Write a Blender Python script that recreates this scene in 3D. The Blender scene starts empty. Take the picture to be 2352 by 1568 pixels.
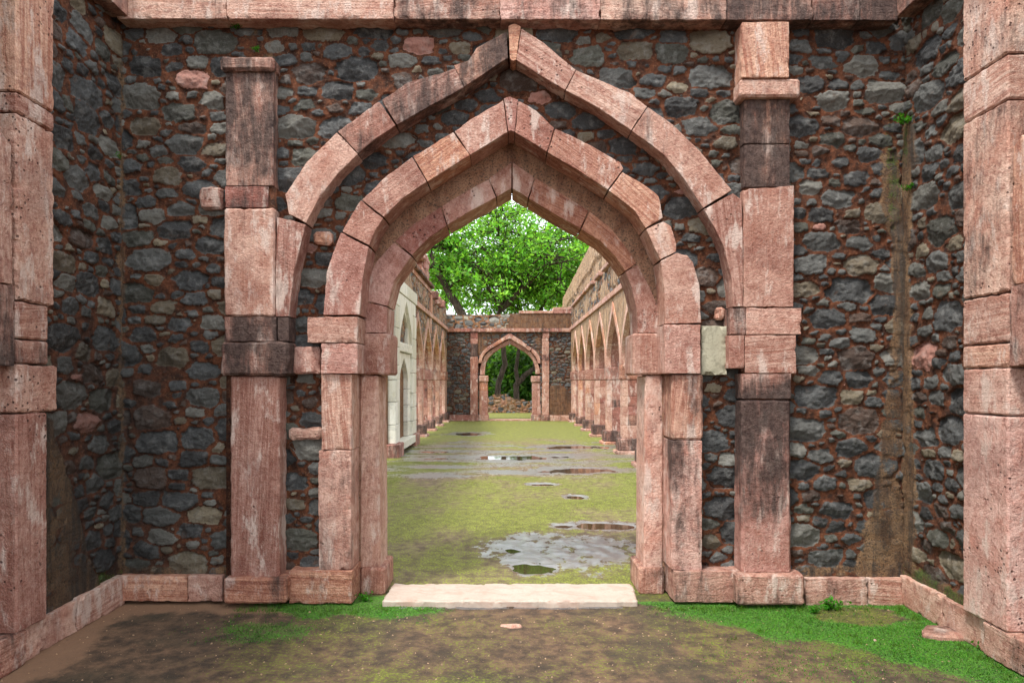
import bpy, bmesh, math, random
import numpy as np
from mathutils import Vector, Matrix
R = math.radians
random.seed(7)
C = bpy.context.scene.collection

# ------------------------------------------------------------------ camera, sky, sun, exposure
FPX = 1568.0            # focal length in the units used for measuring (frame 2352 wide)
HX, HY, EYE = 1169.0, 874.0, 1.6
cam = bpy.data.cameras.new("camera"); camo = bpy.data.objects.new("camera", cam); C.objects.link(camo)
camo.location = (0, 0, EYE); camo.rotation_euler = (R(90), 0, 0)
cam.sensor_width = 36; cam.lens = 24; cam.shift_x = 7 / 2352; cam.shift_y = 90 / 2352
cam.clip_start = 0.05; cam.clip_end = 3000
bpy.context.scene.camera = camo
sc = bpy.context.scene
sc.view_settings.view_transform = 'Standard'; sc.view_settings.look = 'None'
sc.view_settings.exposure = 1.62; sc.view_settings.gamma = 1
SUN_EL, SUN_AZ = 62, 222     # degrees; azimuth measured clockwise from +Y
world = bpy.data.worlds.new("World"); sc.world = world; world.use_nodes = True
wn, wl = world.node_tree.nodes, world.node_tree.links
wn.clear()
wo = wn.new('ShaderNodeOutputWorld'); wb = wn.new('ShaderNodeBackground')
sky = wn.new('ShaderNodeTexSky'); sky.sky_type = 'NISHITA'; sky.sun_disc = False
sky.sun_elevation = R(SUN_EL); sky.sun_rotation = R(SUN_AZ); sky.dust_density = 3; sky.air_density = 1.0
wmix = wn.new('ShaderNodeMixRGB'); wmix.blend_type = 'MIX'
wtc = wn.new('ShaderNodeTexCoord'); wno = wn.new('ShaderNodeTexNoise'); wno.inputs['Scale'].default_value = 2.2
wno.inputs['Detail'].default_value = 5
wr = wn.new('ShaderNodeValToRGB'); wr.color_ramp.elements[0].position = .3; wr.color_ramp.elements[1].position = .6
wr.color_ramp.elements[0].color = (.78, .78, .78, 1); wr.color_ramp.elements[1].color = (.97, .97, .97, 1)
wmix.inputs[2].default_value = (8.6, 9.0, 9.4, 1)       # bright, even cloud
wl.new(wtc.outputs['Generated'], wno.inputs['Vector']); wl.new(wno.outputs['Fac'], wr.inputs['Fac'])
wl.new(wr.outputs['Color'], wmix.inputs[0]); wl.new(sky.outputs[0], wmix.inputs[1])
wl.new(wmix.outputs[0], wb.inputs[0]); wb.inputs[1].default_value = 0.09; wl.new(wb.outputs[0], wo.inputs[0])
sun = bpy.data.lights.new("sun", 'SUN'); sun.energy = 1.5; sun.angle = R(10); sun.color = (1, .95, .88)
suno = bpy.data.objects.new("sun", sun); C.objects.link(suno)
a, e = R(SUN_AZ), R(SUN_EL)
sd = Vector((math.sin(a) * math.cos(e), math.cos(a) * math.cos(e), math.sin(e)))
suno.rotation_euler = sd.to_track_quat('Z', 'Y').to_euler(); suno.location = sd * 40

# ------------------------------------------------------------------ helpers
def PX(x, Y): return (x - HX) / FPX * Y
def PZ(y, Y): return EYE - (y - HY) / FPX * Y
def P(pts, Y): return [(PX(x, Y), PZ(y, Y)) for x, y in pts]

def _h(ix, iy, iz, seed):
    n = (ix.astype(np.int64) * 374761393 + iy.astype(np.int64) * 668265263 + iz.astype(np.int64) * 2147483647 + seed * 1274126177) & 0xffffffff
    n = ((n ^ (n >> 13)) * 1274126177) & 0xffffffff
    n = (n ^ (n >> 16)) & 0xffffff
    return n / 8388607.5 - 1.0
def vn3(x, y, z, seed=0):
    x0, y0, z0 = np.floor(x), np.floor(y), np.floor(z)
    fx, fy, fz = x - x0, y - y0, z - z0
    fx = fx * fx * (3 - 2 * fx); fy = fy * fy * (3 - 2 * fy); fz = fz * fz * (3 - 2 * fz)
    r = 0
    for i in (0, 1):
        wx = fx if i else 1 - fx
        for j in (0, 1):
            wy = fy if j else 1 - fy
            for k in (0, 1):
                wz = fz if k else 1 - fz
                r = r + wx * wy * wz * _h(x0 + i, y0 + j, z0 + k, seed)
    return r
def fbm(x, y, z=None, seed=0, oct=4, gain=.5):
    x = np.asarray(x, float); y = np.asarray(y, float)
    z = np.zeros_like(x) + 0.37 if z is None else np.asarray(z, float)
    s = 0; a = 1; t = 0
    for o in range(oct):
        s = s + a * vn3(x, y, z, seed + o * 17); t += a; a *= gain
        x = x * 2.03 + 5.1; y = y * 2.03 + 1.7; z = z * 2.03 + 3.3
    return s / t
def sstep(a, b, x):
    t = np.clip((x - a) / (b - a), 0, 1); return t * t * (3 - 2 * t)
def inpoly(poly, x, y):
    ins = np.zeros(x.shape, bool); n = len(poly)
    for i in range(n):
        x1, y1 = poly[i]; x2, y2 = poly[(i + 1) % n]
        if y1 == y2: continue
        c = ((y1 > y) != (y2 > y)) & (x < (x2 - x1) * (y - y1) / (y2 - y1) + x1)
        ins ^= c
    return ins
def polydist(poly, x, y):
    d = np.full(x.shape, 1e9); n = len(poly)
    for i in range(n):
        x1, y1 = poly[i]; x2, y2 = poly[(i + 1) % n]
        dx, dy = x2 - x1, y2 - y1; L = dx * dx + dy * dy + 1e-12
        t = np.clip(((x - x1) * dx + (y - y1) * dy) / L, 0, 1)
        d = np.minimum(d, np.hypot(x - x1 - t * dx, y - y1 - t * dy))
    return d

def np_mesh(name, verts, faces, mat=None, parent=None, smooth=True, attrs=None):
    me = bpy.data.meshes.new(name)
    verts = np.asarray(verts, np.float32); faces = np.asarray(faces, np.int32)
    k = faces.shape[1]
    me.vertices.add(len(verts)); me.vertices.foreach_set('co', verts.ravel())
    me.loops.add(faces.size); me.loops.foreach_set('vertex_index', faces.ravel())
    me.polygons.add(len(faces))
    me.polygons.foreach_set('loop_start', np.arange(0, faces.size, k, dtype=np.int32))
    me.polygons.foreach_set('loop_total', np.full(len(faces), k, np.int32))
    me.update(calc_edges=True)
    if smooth: me.polygons.foreach_set('use_smooth', np.ones(len(faces), bool))
    for an, av in (attrs or {}).items():
        av = np.asarray(av, np.float32)
        at = me.color_attributes.new(an, 'FLOAT_COLOR', 'POINT')
        if av.shape[1] == 3: av = np.hstack([av, np.ones((len(av), 1), np.float32)])
        at.data.foreach_set('color', av.ravel())
    if mat: me.materials.append(mat)
    me.validate()
    if attrs and 'tint' in attrs: me.set_sharp_from_angle(angle=R(28))
    o = bpy.data.objects.new(name, me); C.objects.link(o)
    if parent: o.parent = parent
    return o

def thing(name, label, cat, loc=(0, 0, 0), group=None):
    o = bpy.data.objects.new(name, None); C.objects.link(o); o.location = loc
    o['label'] = label; o['category'] = cat
    if group: o['group'] = group
    o.empty_display_size = .2
    return o
def tag(o, label=None, cat=None, group=None, kind=None):
    if label: o['label'] = label
    if cat: o['category'] = cat
    if group: o['group'] = group
    if kind: o['kind'] = kind
    return o
def settle(root):
    """meshes were written in world coordinates: keep them there under a moved Empty"""
    bpy.context.view_layer.update()
    for c in root.children:
        c.matrix_parent_inverse = root.matrix_world.inverted()

# ------------------------------------------------------------------ materials
class NT:
    def __init__(s, name):
        s.m = bpy.data.materials.new(name); s.m.use_nodes = True
        s.n = s.m.node_tree.nodes; s.l = s.m.node_tree.links; s.b = s.n['Principled BSDF']
    def node(s, t, **k):
        n = s.n.new(t)
        for a, v in k.items(): setattr(n, a, v)
        return n
    def val(s, inp, v):
        if isinstance(v, bpy.types.NodeSocket): s.l.new(v, inp)
        elif v is not None:
            if isinstance(v, tuple) and len(v) == 3 and inp.type == 'RGBA': v = v + (1,)
            inp.default_value = v
    def attr(s, name): return s.node('ShaderNodeAttribute', attribute_name=name)
    def sep(s, c):
        n = s.node('ShaderNodeSeparateColor'); s.val(n.inputs[0], c); return n.outputs
    def obj(s): return s.node('ShaderNodeTexCoord').outputs['Object']
    def mapv(s, v, scale=(1, 1, 1)):
        n = s.node('ShaderNodeMapping'); s.val(n.inputs['Vector'], v); n.inputs['Scale'].default_value = scale; return n.outputs[0]
    def noise(s, v, scale, detail=4, rough=.55, dist=0):
        n = s.node('ShaderNodeTexNoise'); s.val(n.inputs['Vector'], v)
        n.inputs['Scale'].default_value = scale; n.inputs['Detail'].default_value = detail
        n.inputs['Roughness'].default_value = rough; n.inputs['Distortion'].default_value = dist
        return n.outputs['Fac']
    def voro(s, v, scale, feature='F1', out='Distance'):
        n = s.node('ShaderNodeTexVoronoi', feature=feature); s.val(n.inputs['Vector'], v); n.inputs['Scale'].default_value = scale
        return n.outputs[out]
    def ramp(s, f, a, b):
        n = s.node('ShaderNodeMapRange'); n.interpolation_type = 'SMOOTHSTEP'
        s.val(n.inputs[0], f); n.inputs[1].default_value = a; n.inputs[2].default_value = b
        return n.outputs[0]
    def math(s, op, a, b=None, clamp=False):
        n = s.node('ShaderNodeMath', operation=op); n.use_clamp = clamp
        s.val(n.inputs[0], a); s.val(n.inputs[1], b); return n.outputs[0]
    def mix(s, f, a, b, mode='MIX'):
        n = s.node('ShaderNodeMixRGB', blend_type=mode)
        s.val(n.inputs[0], f); s.val(n.inputs[1], a); s.val(n.inputs[2], b); return n.outputs[0]
    def bump(s, h, strength, dist):
        n = s.node('ShaderNodeBump'); s.val(n.inputs['Height'], h)
        n.inputs['Strength'].default_value = strength; n.inputs['Distance'].default_value = dist
        s.l.new(n.outputs[0], s.b.inputs['Normal']); return n
    def done(s, col, rough=.85, spec=.3):
        s.val(s.b.inputs['Base Color'], col); s.val(s.b.inputs['Roughness'], rough)
        s.b.inputs['Specular IOR Level'].default_value = spec
        return s.m

def mat_sandstone():
    t = NT('red_sandstone')
    loc = t.attr('loc').outputs['Vector']; tint = t.sep(t.attr('tint').outputs['Color'])
    o = t.obj()
    pitv = t.attr('tint').outputs['Alpha']
    grain = t.noise(t.mapv(loc, (1.1, 30, 14)), 1.0, 7, .7, 1.2)       # bedding lines along the block
    fine = t.noise(t.mapv(loc, (7, 120, 60)), 1.0, 4, .65)
    blot = t.noise(loc, 3.6, 8, .72, .5)
    blo2 = t.noise(o, 24, 6, .75, .3)
    gamt = t.math('ADD', .12, t.math('MULTIPLY', t.ramp(tint[2], .35, .8), .75))   # some blocks banded, some granular
    lo = t.mix(tint[0], (.15, .030, .016), (.66, .315, .215))
    hi = t.mix(tint[0], (.38, .092, .052), (.90, .63, .49))
    warm = t.mix(t.ramp(tint[2], .72, 1.0), t.mix(t.ramp(tint[2], .3, .0), (1, 1, 1), (.97, .90, .98)), (1.10, .88, .66))
    base = t.mix(t.ramp(blot, .36, .62), lo, hi)
    band = t.mix(t.ramp(grain, .38, .62), t.mix(.35, lo, (.2, .05, .03)), t.mix(.3, hi, (.8, .62, .54)))
    c = t.mix(gamt, base, band)
    c = t.mix(1.0, c, warm, 'MULTIPLY')
    c = t.mix(t.math('MULTIPLY', t.ramp(blo2, .52, .34), .62), c, (.24, .058, .036))
    c = t.mix(t.math('MULTIPLY', t.ramp(blo2, .53, .70), .5), c, t.mix(.6, c, (.92, .74, .64)))
    c = t.mix(t.math('MULTIPLY', t.ramp(fine, .35, .8), t.math('MULTIPLY', gamt, .6)), c, (.66, .36, .26), 'MULTIPLY')
    # salt bloom and weather stains, running down
    salt = t.noise(t.mapv(o, (5, 5, 1.8)), 1.6, 7, .7)
    c = t.mix(t.math('MULTIPLY', t.ramp(salt, .52, .64), .72), c, (.84, .68, .59))
    c = t.mix(t.math('MULTIPLY', t.ramp(t.noise(o, 2.1, 6, .7, .5), .50, .36), .5), c, t.mix(.75, c, (.16, .035, .022)))
    sn = t.noise(t.mapv(o, (10, 10, 1.7)), 1.0, 8, .74, .4)
    s2 = t.noise(o, 2.6, 5, .65)
    thr = t.math('ADD', t.math('MULTIPLY', sn, .55), t.math('MULTIPLY', s2, .45))
    thr = t.math('ADD', thr, t.math('MULTIPLY', t.math('SUBTRACT', tint[1], .5), .40))
    st = t.ramp(thr, .445, .64)
    c = t.mix(t.math('MULTIPLY', st, .94), c, t.mix(t.ramp(blo2, .35, .68), (.012, .009, .009), (.10, .068, .058)))
    # grit and pits
    grit = t.noise(o, 130, 2, .6)
    c = t.mix(t.math('MULTIPLY', t.ramp(grit, .35, .72), t.math('SUBTRACT', .5, t.math('MULTIPLY', st, .38))), t.mix(.22, c, (.05, .02, .015)), t.mix(.25, c, (.8, .66, .58)))
    pitn = t.voro(o, 26); pm = t.noise(o, 3.1, 3)
    pit = t.math('MULTIPLY', t.ramp(pitn, .22, .12), t.ramp(t.math('ADD', pm, t.math('MULTIPLY', t.math('SUBTRACT', pitv, .5), .5)), .50, .58))
    c = t.mix(t.math('MULTIPLY', pit, .8), c, (.06, .025, .02))
    h = t.math('ADD', t.math('MULTIPLY', grain, .5), t.math('MULTIPLY', t.noise(o, 60, 5, .65), .7))
    h = t.math('ADD', h, t.math('MULTIPLY', grit, .25)); h = t.math('SUBTRACT', h, t.math('MULTIPLY', pit, .9))
    t.bump(h, 1.0, .022)
    return t.done(c, .78, .3)

def mat_rubble(name, mortar=((.032, .011, .005), (.165, .052, .020)), plaster=((.085, .042, .020), (.25, .145, .072)), streak=.8, grime=(.035, .028, .022)):
    t = NT(name); o = t.obj()
    a = t.attr('scol'); sc_ = a.outputs['Color']; msk = a.outputs['Alpha']
    cv = t.sep(t.attr('cover').outputs['Color'])
    n1 = t.noise(o, 14, 5, .65); n2 = t.noise(o, 75, 4, .7); n3 = t.noise(o, 240, 2, .6)
    mo = t.mix(t.ramp(n1, .32, .68), mortar[0], mortar[1])
    mo = t.mix(t.math('MULTIPLY', t.ramp(n2, .55, .72), .6), mo, (.36, .19, .10))
    mo = t.mix(t.math('MULTIPLY', t.ramp(n2, .45, .3), .65), mo, (.05, .02, .012))
    st = t.mix(t.math('MULTIPLY', t.ramp(n1, .48, .66), .6), sc_, t.mix(.45, sc_, (.36, .36, .34)))
    st = t.mix(t.math('MULTIPLY', t.ramp(n2, .5, .3), .6), st, t.mix(.65, st, (.008, .008, .010)))
    st = t.mix(t.math('MULTIPLY', t.ramp(n3, .56, .75), .35), st, (.34, .33, .31))
    # rusty smears of mortar dragged over the stones
    st = t.mix(t.math('MULTIPLY', t.ramp(t.noise(o, 9, 6, .7, 1.), .60, .72), .42), st, t.mix(.5, mortar[1], (.2, .12, .07)))
    ms = t.math('ADD', msk, t.math('MULTIPLY', t.math('SUBTRACT', n2, .5), .5))
    c = t.mix(t.ramp(ms, .38, .56), mo, st)
    # plaster / lime run over everything
    pn = t.noise(t.mapv(o, (7, 7, 3.0)), 1.4, 8, .74, .3)
    pl = t.mix(t.ramp(pn, .35, .62), plaster[0], plaster[1])
    pl = t.mix(t.math('MULTIPLY', t.ramp(n2, .50, .38), .8), pl, grime)
    sk = t.noise(t.mapv(o, (12, 12, .7)), 1.0, 5, .6)
    pl = t.mix(t.math('MULTIPLY', t.ramp(sk, .49, .62), streak), pl, grime)
    pm = t.math('ADD', cv[0], t.math('MULTIPLY', t.math('SUBTRACT', t.noise(o, 8, 7, .72), .5), 1.5))
    c = t.mix(t.math('MULTIPLY', t.ramp(pm, .45, .62), .93), c, pl)
    # damp black grime; the court's left corner also carries painted shade
    gm = t.math('ADD', cv[2], t.math('MULTIPLY', t.math('SUBTRACT', t.noise(t.mapv(o, (3, 3, 1)), 1.6, 6, .65), .5), 1.1))
    c = t.mix(t.math('MULTIPLY', t.ramp(gm, .35, .8), .65), c, t.mix(.72, c, (.012, .011, .010)))
    # moss
    mm = t.math('ADD', cv[1], t.math('ADD', t.math('MULTIPLY', t.math('SUBTRACT', n2, .5), 1.1), t.math('MULTIPLY', t.math('SUBTRACT', n1, .5), 1.3)))
    mg = t.mix(t.ramp(n2, .35, .6), (.014, .026, .004), (.06, .10, .012))
    c = t.mix(t.math('MULTIPLY', t.ramp(mm, .40, .7), .85), c, mg)
    h = t.math('ADD', t.math('MULTIPLY', n1, .5), t.math('ADD', t.math('MULTIPLY', n2, .9), t.math('MULTIPLY', n3, .25)))
    t.bump(h, 1.0, .02)
    return t.done(c, t.math('SUBTRACT', .9, t.math('MULTIPLY', msk, .28)), .4)

def mat_marble(name='white_marble', mlo=(.52, .50, .38), mhi=(.84, .83, .76), vein=(.34, .36, .34), patina=(.50, .44, .27)):
    t = NT(name); o = t.obj()
    loc = t.attr('loc').outputs['Vector']; tint = t.sep(t.attr('tint').outputs['Color'])
    v = t.noise(t.mapv(loc, (1, 3, 2)), 3.5, 6, .6, 1.2)
    c = t.mix(tint[0], mlo, mhi)
    c = t.mix(t.math('MULTIPLY', t.ramp(v, .52, .6), .3), c, vein)
    c = t.mix(t.math('MULTIPLY', t.ramp(t.noise(t.mapv(o, (5, 5, 1.2)), 1.5, 5, .6), .5, .75), .5), c, patina)
    c = t.mix(t.math('MULTIPLY', t.ramp(t.noise(o, 60, 4, .7), .5, .36), .3), c, patina)
    t.bump(t.noise(o, 30, 4), .3, .006)
    return t.done(c, .5, .4)

def mat_ground():
    t = NT('mossy_ground'); o = t.obj()
    g = t.sep(t.attr('gmask').outputs['Color'])    # r moss, g wet, b vivid
    al = t.attr('gmask').outputs['Alpha']          # front court = 1
    n0 = t.noise(o, 1.6, 5, .6); n1 = t.noise(o, 9, 6, .68); n2 = t.noise(o, 55, 4, .7); n3 = t.noise(o, 190, 2, .6)
    soil_h = t.mix(t.ramp(n1, .35, .68), (.10, .066, .040), (.24, .165, .105))
    soil_f = t.mix(t.ramp(n1, .33, .66), (.048, .030, .018), (.17, .098, .055))
    soil_f = t.mix(t.math('MULTIPLY', t.ramp(n0, .52, .40), .55), soil_f, (.040, .034, .018))
    gt = t.sep(t.attr('gtone').outputs['Color'])
    soil_f = t.mix(t.math('MULTIPLY', gt[1], .6), soil_f, t.mix(t.ramp(n1, .4, .6), (.035, .024, .014), (.085, .055, .032)))
    soil_f = t.mix(t.math('MULTIPLY', t.ramp(t.math('ADD', gt[0], t.math('MULTIPLY', t.math('SUBTRACT', n1, .5), .9)), .35, .8), .75), soil_f, (.27, .15, .085))
    c = t.mix(al, soil_h, soil_f)
    c = t.mix(t.math('MULTIPLY', t.ramp(n2, .58, .75), .5), c, (.38, .24, .14))
    c = t.mix(t.math('MULTIPLY', t.ramp(n2, .42, .28), .6), c, (.02, .014, .009))
    mm = t.math('ADD', g[0], t.math('ADD', t.math('MULTIPLY', t.math('SUBTRACT', n2, .5), 1.3), t.math('MULTIPLY', t.math('SUBTRACT', n1, .5), .8)))
    moss = t.mix(t.ramp(n2, .38, .62), (.046, .052, .009), t.mix(t.ramp(n1, .4, .6), (.20, .215, .020), (.31, .37, .024)))
    moss = t.mix(t.math('MULTIPLY', t.ramp(n3, .5, .35), .5), moss, (.035, .028, .012))
    moss = t.mix(al, moss, t.mix(.5, moss, (.03, .045, .008)))
    c = t.mix(t.math('MULTIPLY', t.ramp(mm, .35, .75), .85), c, moss)
    vm = t.math('ADD', g[2], t.math('ADD', t.math('MULTIPLY', t.math('SUBTRACT', n2, .5), 1.0), t.math('MULTIPLY', t.math('SUBTRACT', n1, .5), .9)))
    viv = t.mix(t.ramp(n2, .35, .62), (.014, .050, .004), (.065, .23, .010))
    c = t.mix(t.math('MULTIPLY', t.ramp(vm, .34, .72), .9), c, viv)
    wm = t.math('ADD', g[1], t.math('ADD', t.math('MULTIPLY', t.math('SUBTRACT', n1, .5), 1.2), t.math('MULTIPLY', t.math('SUBTRACT', t.noise(t.mapv(o, (1, .55, 1)), 26, 4, .7), .5), 1.0)))
    wet = t.ramp(wm, .42, .58)
    c = t.mix(wet, c, t.mix(.6, c, (.12, .130, .145)))  # blue-grey sky sheen of the wet patches mixed into the base colour
    ro = t.math('SUBTRACT', .92, t.math('MULTIPLY', wet, .56))
    ro = t.math('ADD', ro, t.math('MULTIPLY', t.math('SUBTRACT', n2, .5), .5), True)
    h = t.math('ADD', t.math('MULTIPLY', n2, 1.0), t.math('MULTIPLY', n3, .4))
    b = t.bump(h, .7, .008)
    t.l.new(t.math('SUBTRACT', .85, t.math('MULTIPLY', wet, .35)), b.inputs['Strength'])
    t.b.inputs['Coat Roughness'].default_value = .36; t.b.inputs['Coat IOR'].default_value = 1.6; t.val(t.b.inputs['Coat Weight'], wet)
    return t.done(c, ro, .5)

def mat_water():
    t = NT('puddle_water')
    t.bump(t.noise(t.mapv(t.obj(), (6, 14, 1)), 1.5, 3), .05, .004)
    t.done((.05, .032, .018), .03, .6); return t.m

def mat_leaf(name, trans=.4, boost=1.0):
    t = NT(name); a = t.attr('lcol').outputs['Color']
    t.done(a, .55, .35)
    tr = t.node('ShaderNodeBsdfTranslucent'); mx = t.node('ShaderNodeMixShader'); out = t.n['Material Output']
    t.l.new(t.mix(1, a, (2.1 * boost, 1.9 * boost, 1.0 * boost), 'MULTIPLY'), tr.inputs[0]); mx.inputs[0].default_value = trans
    t.l.new(t.b.outputs[0], mx.inputs[1]); t.l.new(tr.outputs[0], mx.inputs[2]); t.l.new(mx.outputs[0], out.inputs[0])
    return t.m
def mat_bark():
    t = NT('dark_bark'); o = t.obj()
    n = t.noise(t.mapv(o, (5, 5, 1.2)), 2.5, 6, .65)
    t.bump(n, .9, .04)
    return t.done(t.mix(t.ramp(n, .3, .7), (.018, .012, .009), (.085, .06, .045)), .9, .2)

M = {'sand': mat_sandstone(),
     'rubble': mat_rubble('rubble_masonry'),
     'hall': mat_rubble('plastered_masonry', mortar=((.16, .075, .035), (.34, .18, .09)), plaster=((.36, .19, .10), (.62, .42, .26)), streak=.85, grime=(.055, .042, .03)),
     'plaster': mat_rubble('ochre_plaster', plaster=((.26, .12, .07), (.46, .26, .16)), streak=.25),
     'brownplaster': mat_rubble('brown_plaster', plaster=((.12, .05, .025), (.25, .125, .06)), streak=.5),
     'marble': mat_marble(), 'cream': mat_marble('cream_stone', (.34, .26, .205), (.48, .40, .33), (.36, .18, .13), (.34, .20, .14)), 'lichen': mat_marble('lichen_stone', (.22, .20, .12), (.50, .47, .36), (.06, .055, .03), (.07, .06, .035)), 'ground': mat_ground(), 'water': mat_water(), 'bark': mat_bark(),
     'leaf': mat_leaf('tree_leaf', .45), 'blade': mat_leaf('moss_blade', .25)}

# ------------------------------------------------------------------ dressed stone blocks
NBLK = [0]
def inset(poly, d):
    n = len(poly); out = []
    ar = sum(poly[i][0] * poly[(i + 1) % n][1] - poly[(i + 1) % n][0] * poly[i][1] for i in range(n))
    s = 1 if ar > 0 else -1
    for i in range(n):
        p0, p1, p2 = Vector(poly[i - 1]), Vector(poly[i]), Vector(poly[(i + 1) % n])
        a, b = (p1 - p0).normalized(), (p2 - p1).normalized()
        na, nb = Vector((-a.y, a.x)) * s, Vector((-b.y, b.x)) * s
        m = (na + nb)
        if m.length < .2: m = na
        m.normalize(); k = max(.35, m.dot(na))
        q = p1 + m * (d / k); out.append((q.x, q.y))
    return out

def block(name, poly, d0, d1, mp, parent=None, tone=.4, stain=.1, along=None, bev=.0035, rough=.005, res=.03, mat=None, gap=.0010, chip=1.0, multi=None, seed=None, rag=None, pit=.3):
    """one block: outline poly in (u, z), from depth d0 (front) to d1; mp maps (u, z, d) -> world. Several blocks can be gathered with multi=[]"""
    NBLK[0] += 1; sd_ = NBLK[0] * 13 if seed is None else seed
    rnd = random.Random(sd_)
    poly = inset(poly, gap) if gap else list(poly)
    if rag is None: rag = .0022 * max(1, chip) if multi is None else 0
    if rag:
        q_ = []
        for i in range(len(poly)):
            a_, b_ = Vector(poly[i]), Vector(poly[(i + 1) % len(poly)]); L_ = (b_ - a_).length; k_ = max(1, int(L_ / .022))
            nr = Vector((-(b_ - a_).y, (b_ - a_).x)) / max(L_, 1e-6)
            for j in range(k_):
                p_ = a_ + (b_ - a_) * (j / k_)
                if j: p_ = p_ + nr * rag * float(fbm(np.array([p_.x * 16 + sd_]), np.array([p_.y * 16]), None, 3, 3)[0]) * 1.6
                q_.append((p_.x, p_.y))
        poly = q_
    bm = bmesh.new()
    f = [bm.verts.new((u, z, d0)) for u, z in poly]; b = [bm.verts.new((u, z, d1)) for u, z in poly]
    n = len(poly)
    bm.faces.new(f); bm.faces.new(b[::-1])
    for i in range(n): bm.faces.new((f[i], b[i], b[(i + 1) % n], f[(i + 1) % n]))
    bmesh.ops.recalc_face_normals(bm, faces=bm.faces)
    ed = [e_ for e_ in bm.edges if not all(v.co.z > (d0 + d1) / 2 for v in e_.verts) and (e_.calc_face_angle(0) > .5)]
    if bev: bmesh.ops.bevel(bm, geom=ed, offset=bev, segments=1, affect='EDGES', clamp_overlap=True)
    bm.normal_update(); bmesh.ops.triangulate(bm, faces=bm.faces)
    us = [v.co.x for v in bm.verts]; zs = [v.co.y for v in bm.verts]
    for ax, lo, hi in ((0, min(us), max(us)), (1, min(zs), max(zs)), (2, d0, d1)):
        k = int((hi - lo) / res)
        nrm = Vector((0, 0, 0)); nrm[ax] = 1
        for i in range(1, k + 1):
            co = Vector((0, 0, 0)); co[ax] = lo + (hi - lo) * i / (k + 1)
            bmesh.ops.bisect_plane(bm, geom=bm.verts[:] + bm.edges[:] + bm.faces[:], plane_co=co, plane_no=nrm, dist=1e-5)
    bmesh.ops.triangulate(bm, faces=[q for q in bm.faces if len(q.verts) > 4])
    bm.normal_update()
    co = np.array([v.co[:] for v in bm.verts]); no = np.array([v.normal[:] for v in bm.verts])
    off = rnd.random() * 50
    w = rough * (fbm(co[:, 0] * 9 + off, co[:, 1] * 9, co[:, 2] * 9, sd_ % 97, 3))
    pd = polydist(poly, co[:, 0], co[:, 1]) + (co[:, 2] - d0)
    edge = np.exp(-pd / .016)
    ch = np.clip(fbm(co[:, 0] * 22 + off, co[:, 1] * 22, co[:, 2] * 22, 5, 3) - .05, 0, 1) * .03 * chip * edge
    cen = co.mean(0); inw = cen[None, :] - co; inw[:, 2] = .25; inw /= np.linalg.norm(inw, axis=1)[:, None]
    co2 = co + no * w[:, None] + inw * ch[:, None]
    if along is None:
        us = co[:, 0].max() - co[:, 0].min(); zs = co[:, 1].max() - co[:, 1].min()
        along = (1, 0) if us >= zs else (0, 1)
    L = math.hypot(*along); al = (along[0] / L, along[1] / L)
    tl = rnd.uniform(-.12, .12)
    loc = np.stack([co[:, 0] * al[0] + co[:, 1] * al[1] + off, -co[:, 0] * al[1] + co[:, 1] * al[0] + off * .7 + tl * (co[:, 0] * al[0] + co[:, 1] * al[1]), co[:, 2] + off * .3], 1)
    bm.verts.index_update()
    s0_, s1_ = stain if isinstance(stain, tuple) else (stain, stain)
    tint = np.tile(np.array([[tone, 0, rnd.random(), pit]]), (len(co), 1))
    tz = (co[:, 1] - co[:, 1].min()) / max(1e-6, co[:, 1].max() - co[:, 1].min()); tint[:, 1] = s0_ + (s1_ - s0_) * tz
    tint[:, 0] += .22 * fbm(co[:, 0] * 3 + off, co[:, 1] * 3, co[:, 2] * 3, 55, 3)
    world_co = np.array(mp(co2[:, 0], co2[:, 1], co2[:, 2])).T
    quads = [[v.index for v in q.verts] for q in bm.faces]
    bm.free()
    tris = []
    for q in quads:
        if len(q) == 3: tris.append(q)
        else: tris.append(q[:3]); tris.append([q[0], q[2], q[3]])
    tris = np.array(tris, np.int32)
    # make sure the winding faces outwards after the mapping
    a_, b_, c_ = (world_co[tris[:, i]] for i in range(3))
    vol = np.einsum('ij,ij->i', a_ - world_co.mean(0), np.cross(b_ - a_, c_ - a_)).sum()
    if vol < 0: tris = tris[:, ::-1]
    if multi is not None:
        multi.append((world_co, tris, loc, tint)); return None
    return np_mesh(name, world_co, tris, mat or M['sand'], parent, True, {'loc': loc, 'tint': tint})

def gather(name, multi, mat, parent):
    vs, fs, ls, ts = [], [], [], []; k = 0
    for v, f, l, t in multi:
        vs.append(v); fs.append(f + k); ls.append(l); ts.append(t); k += len(v)
    return np_mesh(name, np.vstack(vs), np.vstack(fs), mat, parent, True, {'loc': np.vstack(ls), 'tint': np.vstack(ts)})

def core(name, polys, d0, d1, mp, parent, mat):
    """plain mortar bedding behind the joints of a run of blocks"""
    vs, fs = [], []
    for poly in polys:
        bm = bmesh.new()
        f = [bm.verts.new((u, z, d0)) for u, z in poly]; b = [bm.verts.new((u, z, d1)) for u, z in poly]; n = len(poly)
        bm.faces.new(f); bm.faces.new(b[::-1])
        for i in range(n): bm.faces.new((f[i], b[i], b[(i + 1) % n], f[(i + 1) % n]))
        bm.normal_update(); bmesh.ops.triangulate(bm, faces=bm.faces); bm.verts.index_update()
        k = sum(len(x) for x in vs)
        co = np.array([v.co[:] for v in bm.verts]); vs.append(np.array(mp(co[:, 0], co[:, 1], co[:, 2])).T)
        fs += [[v.index + k for v in q.verts] for q in bm.faces]; bm.free()
    v = np.vstack(vs); n = len(v)
    col = np.tile(np.array([[.2, .1, .05, 0.]]), (n, 1)); cov = np.zeros((n, 4))
    return np_mesh(name, v, np.array(fs), mat, parent, False, {'scol': col, 'cover': cov})

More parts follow.
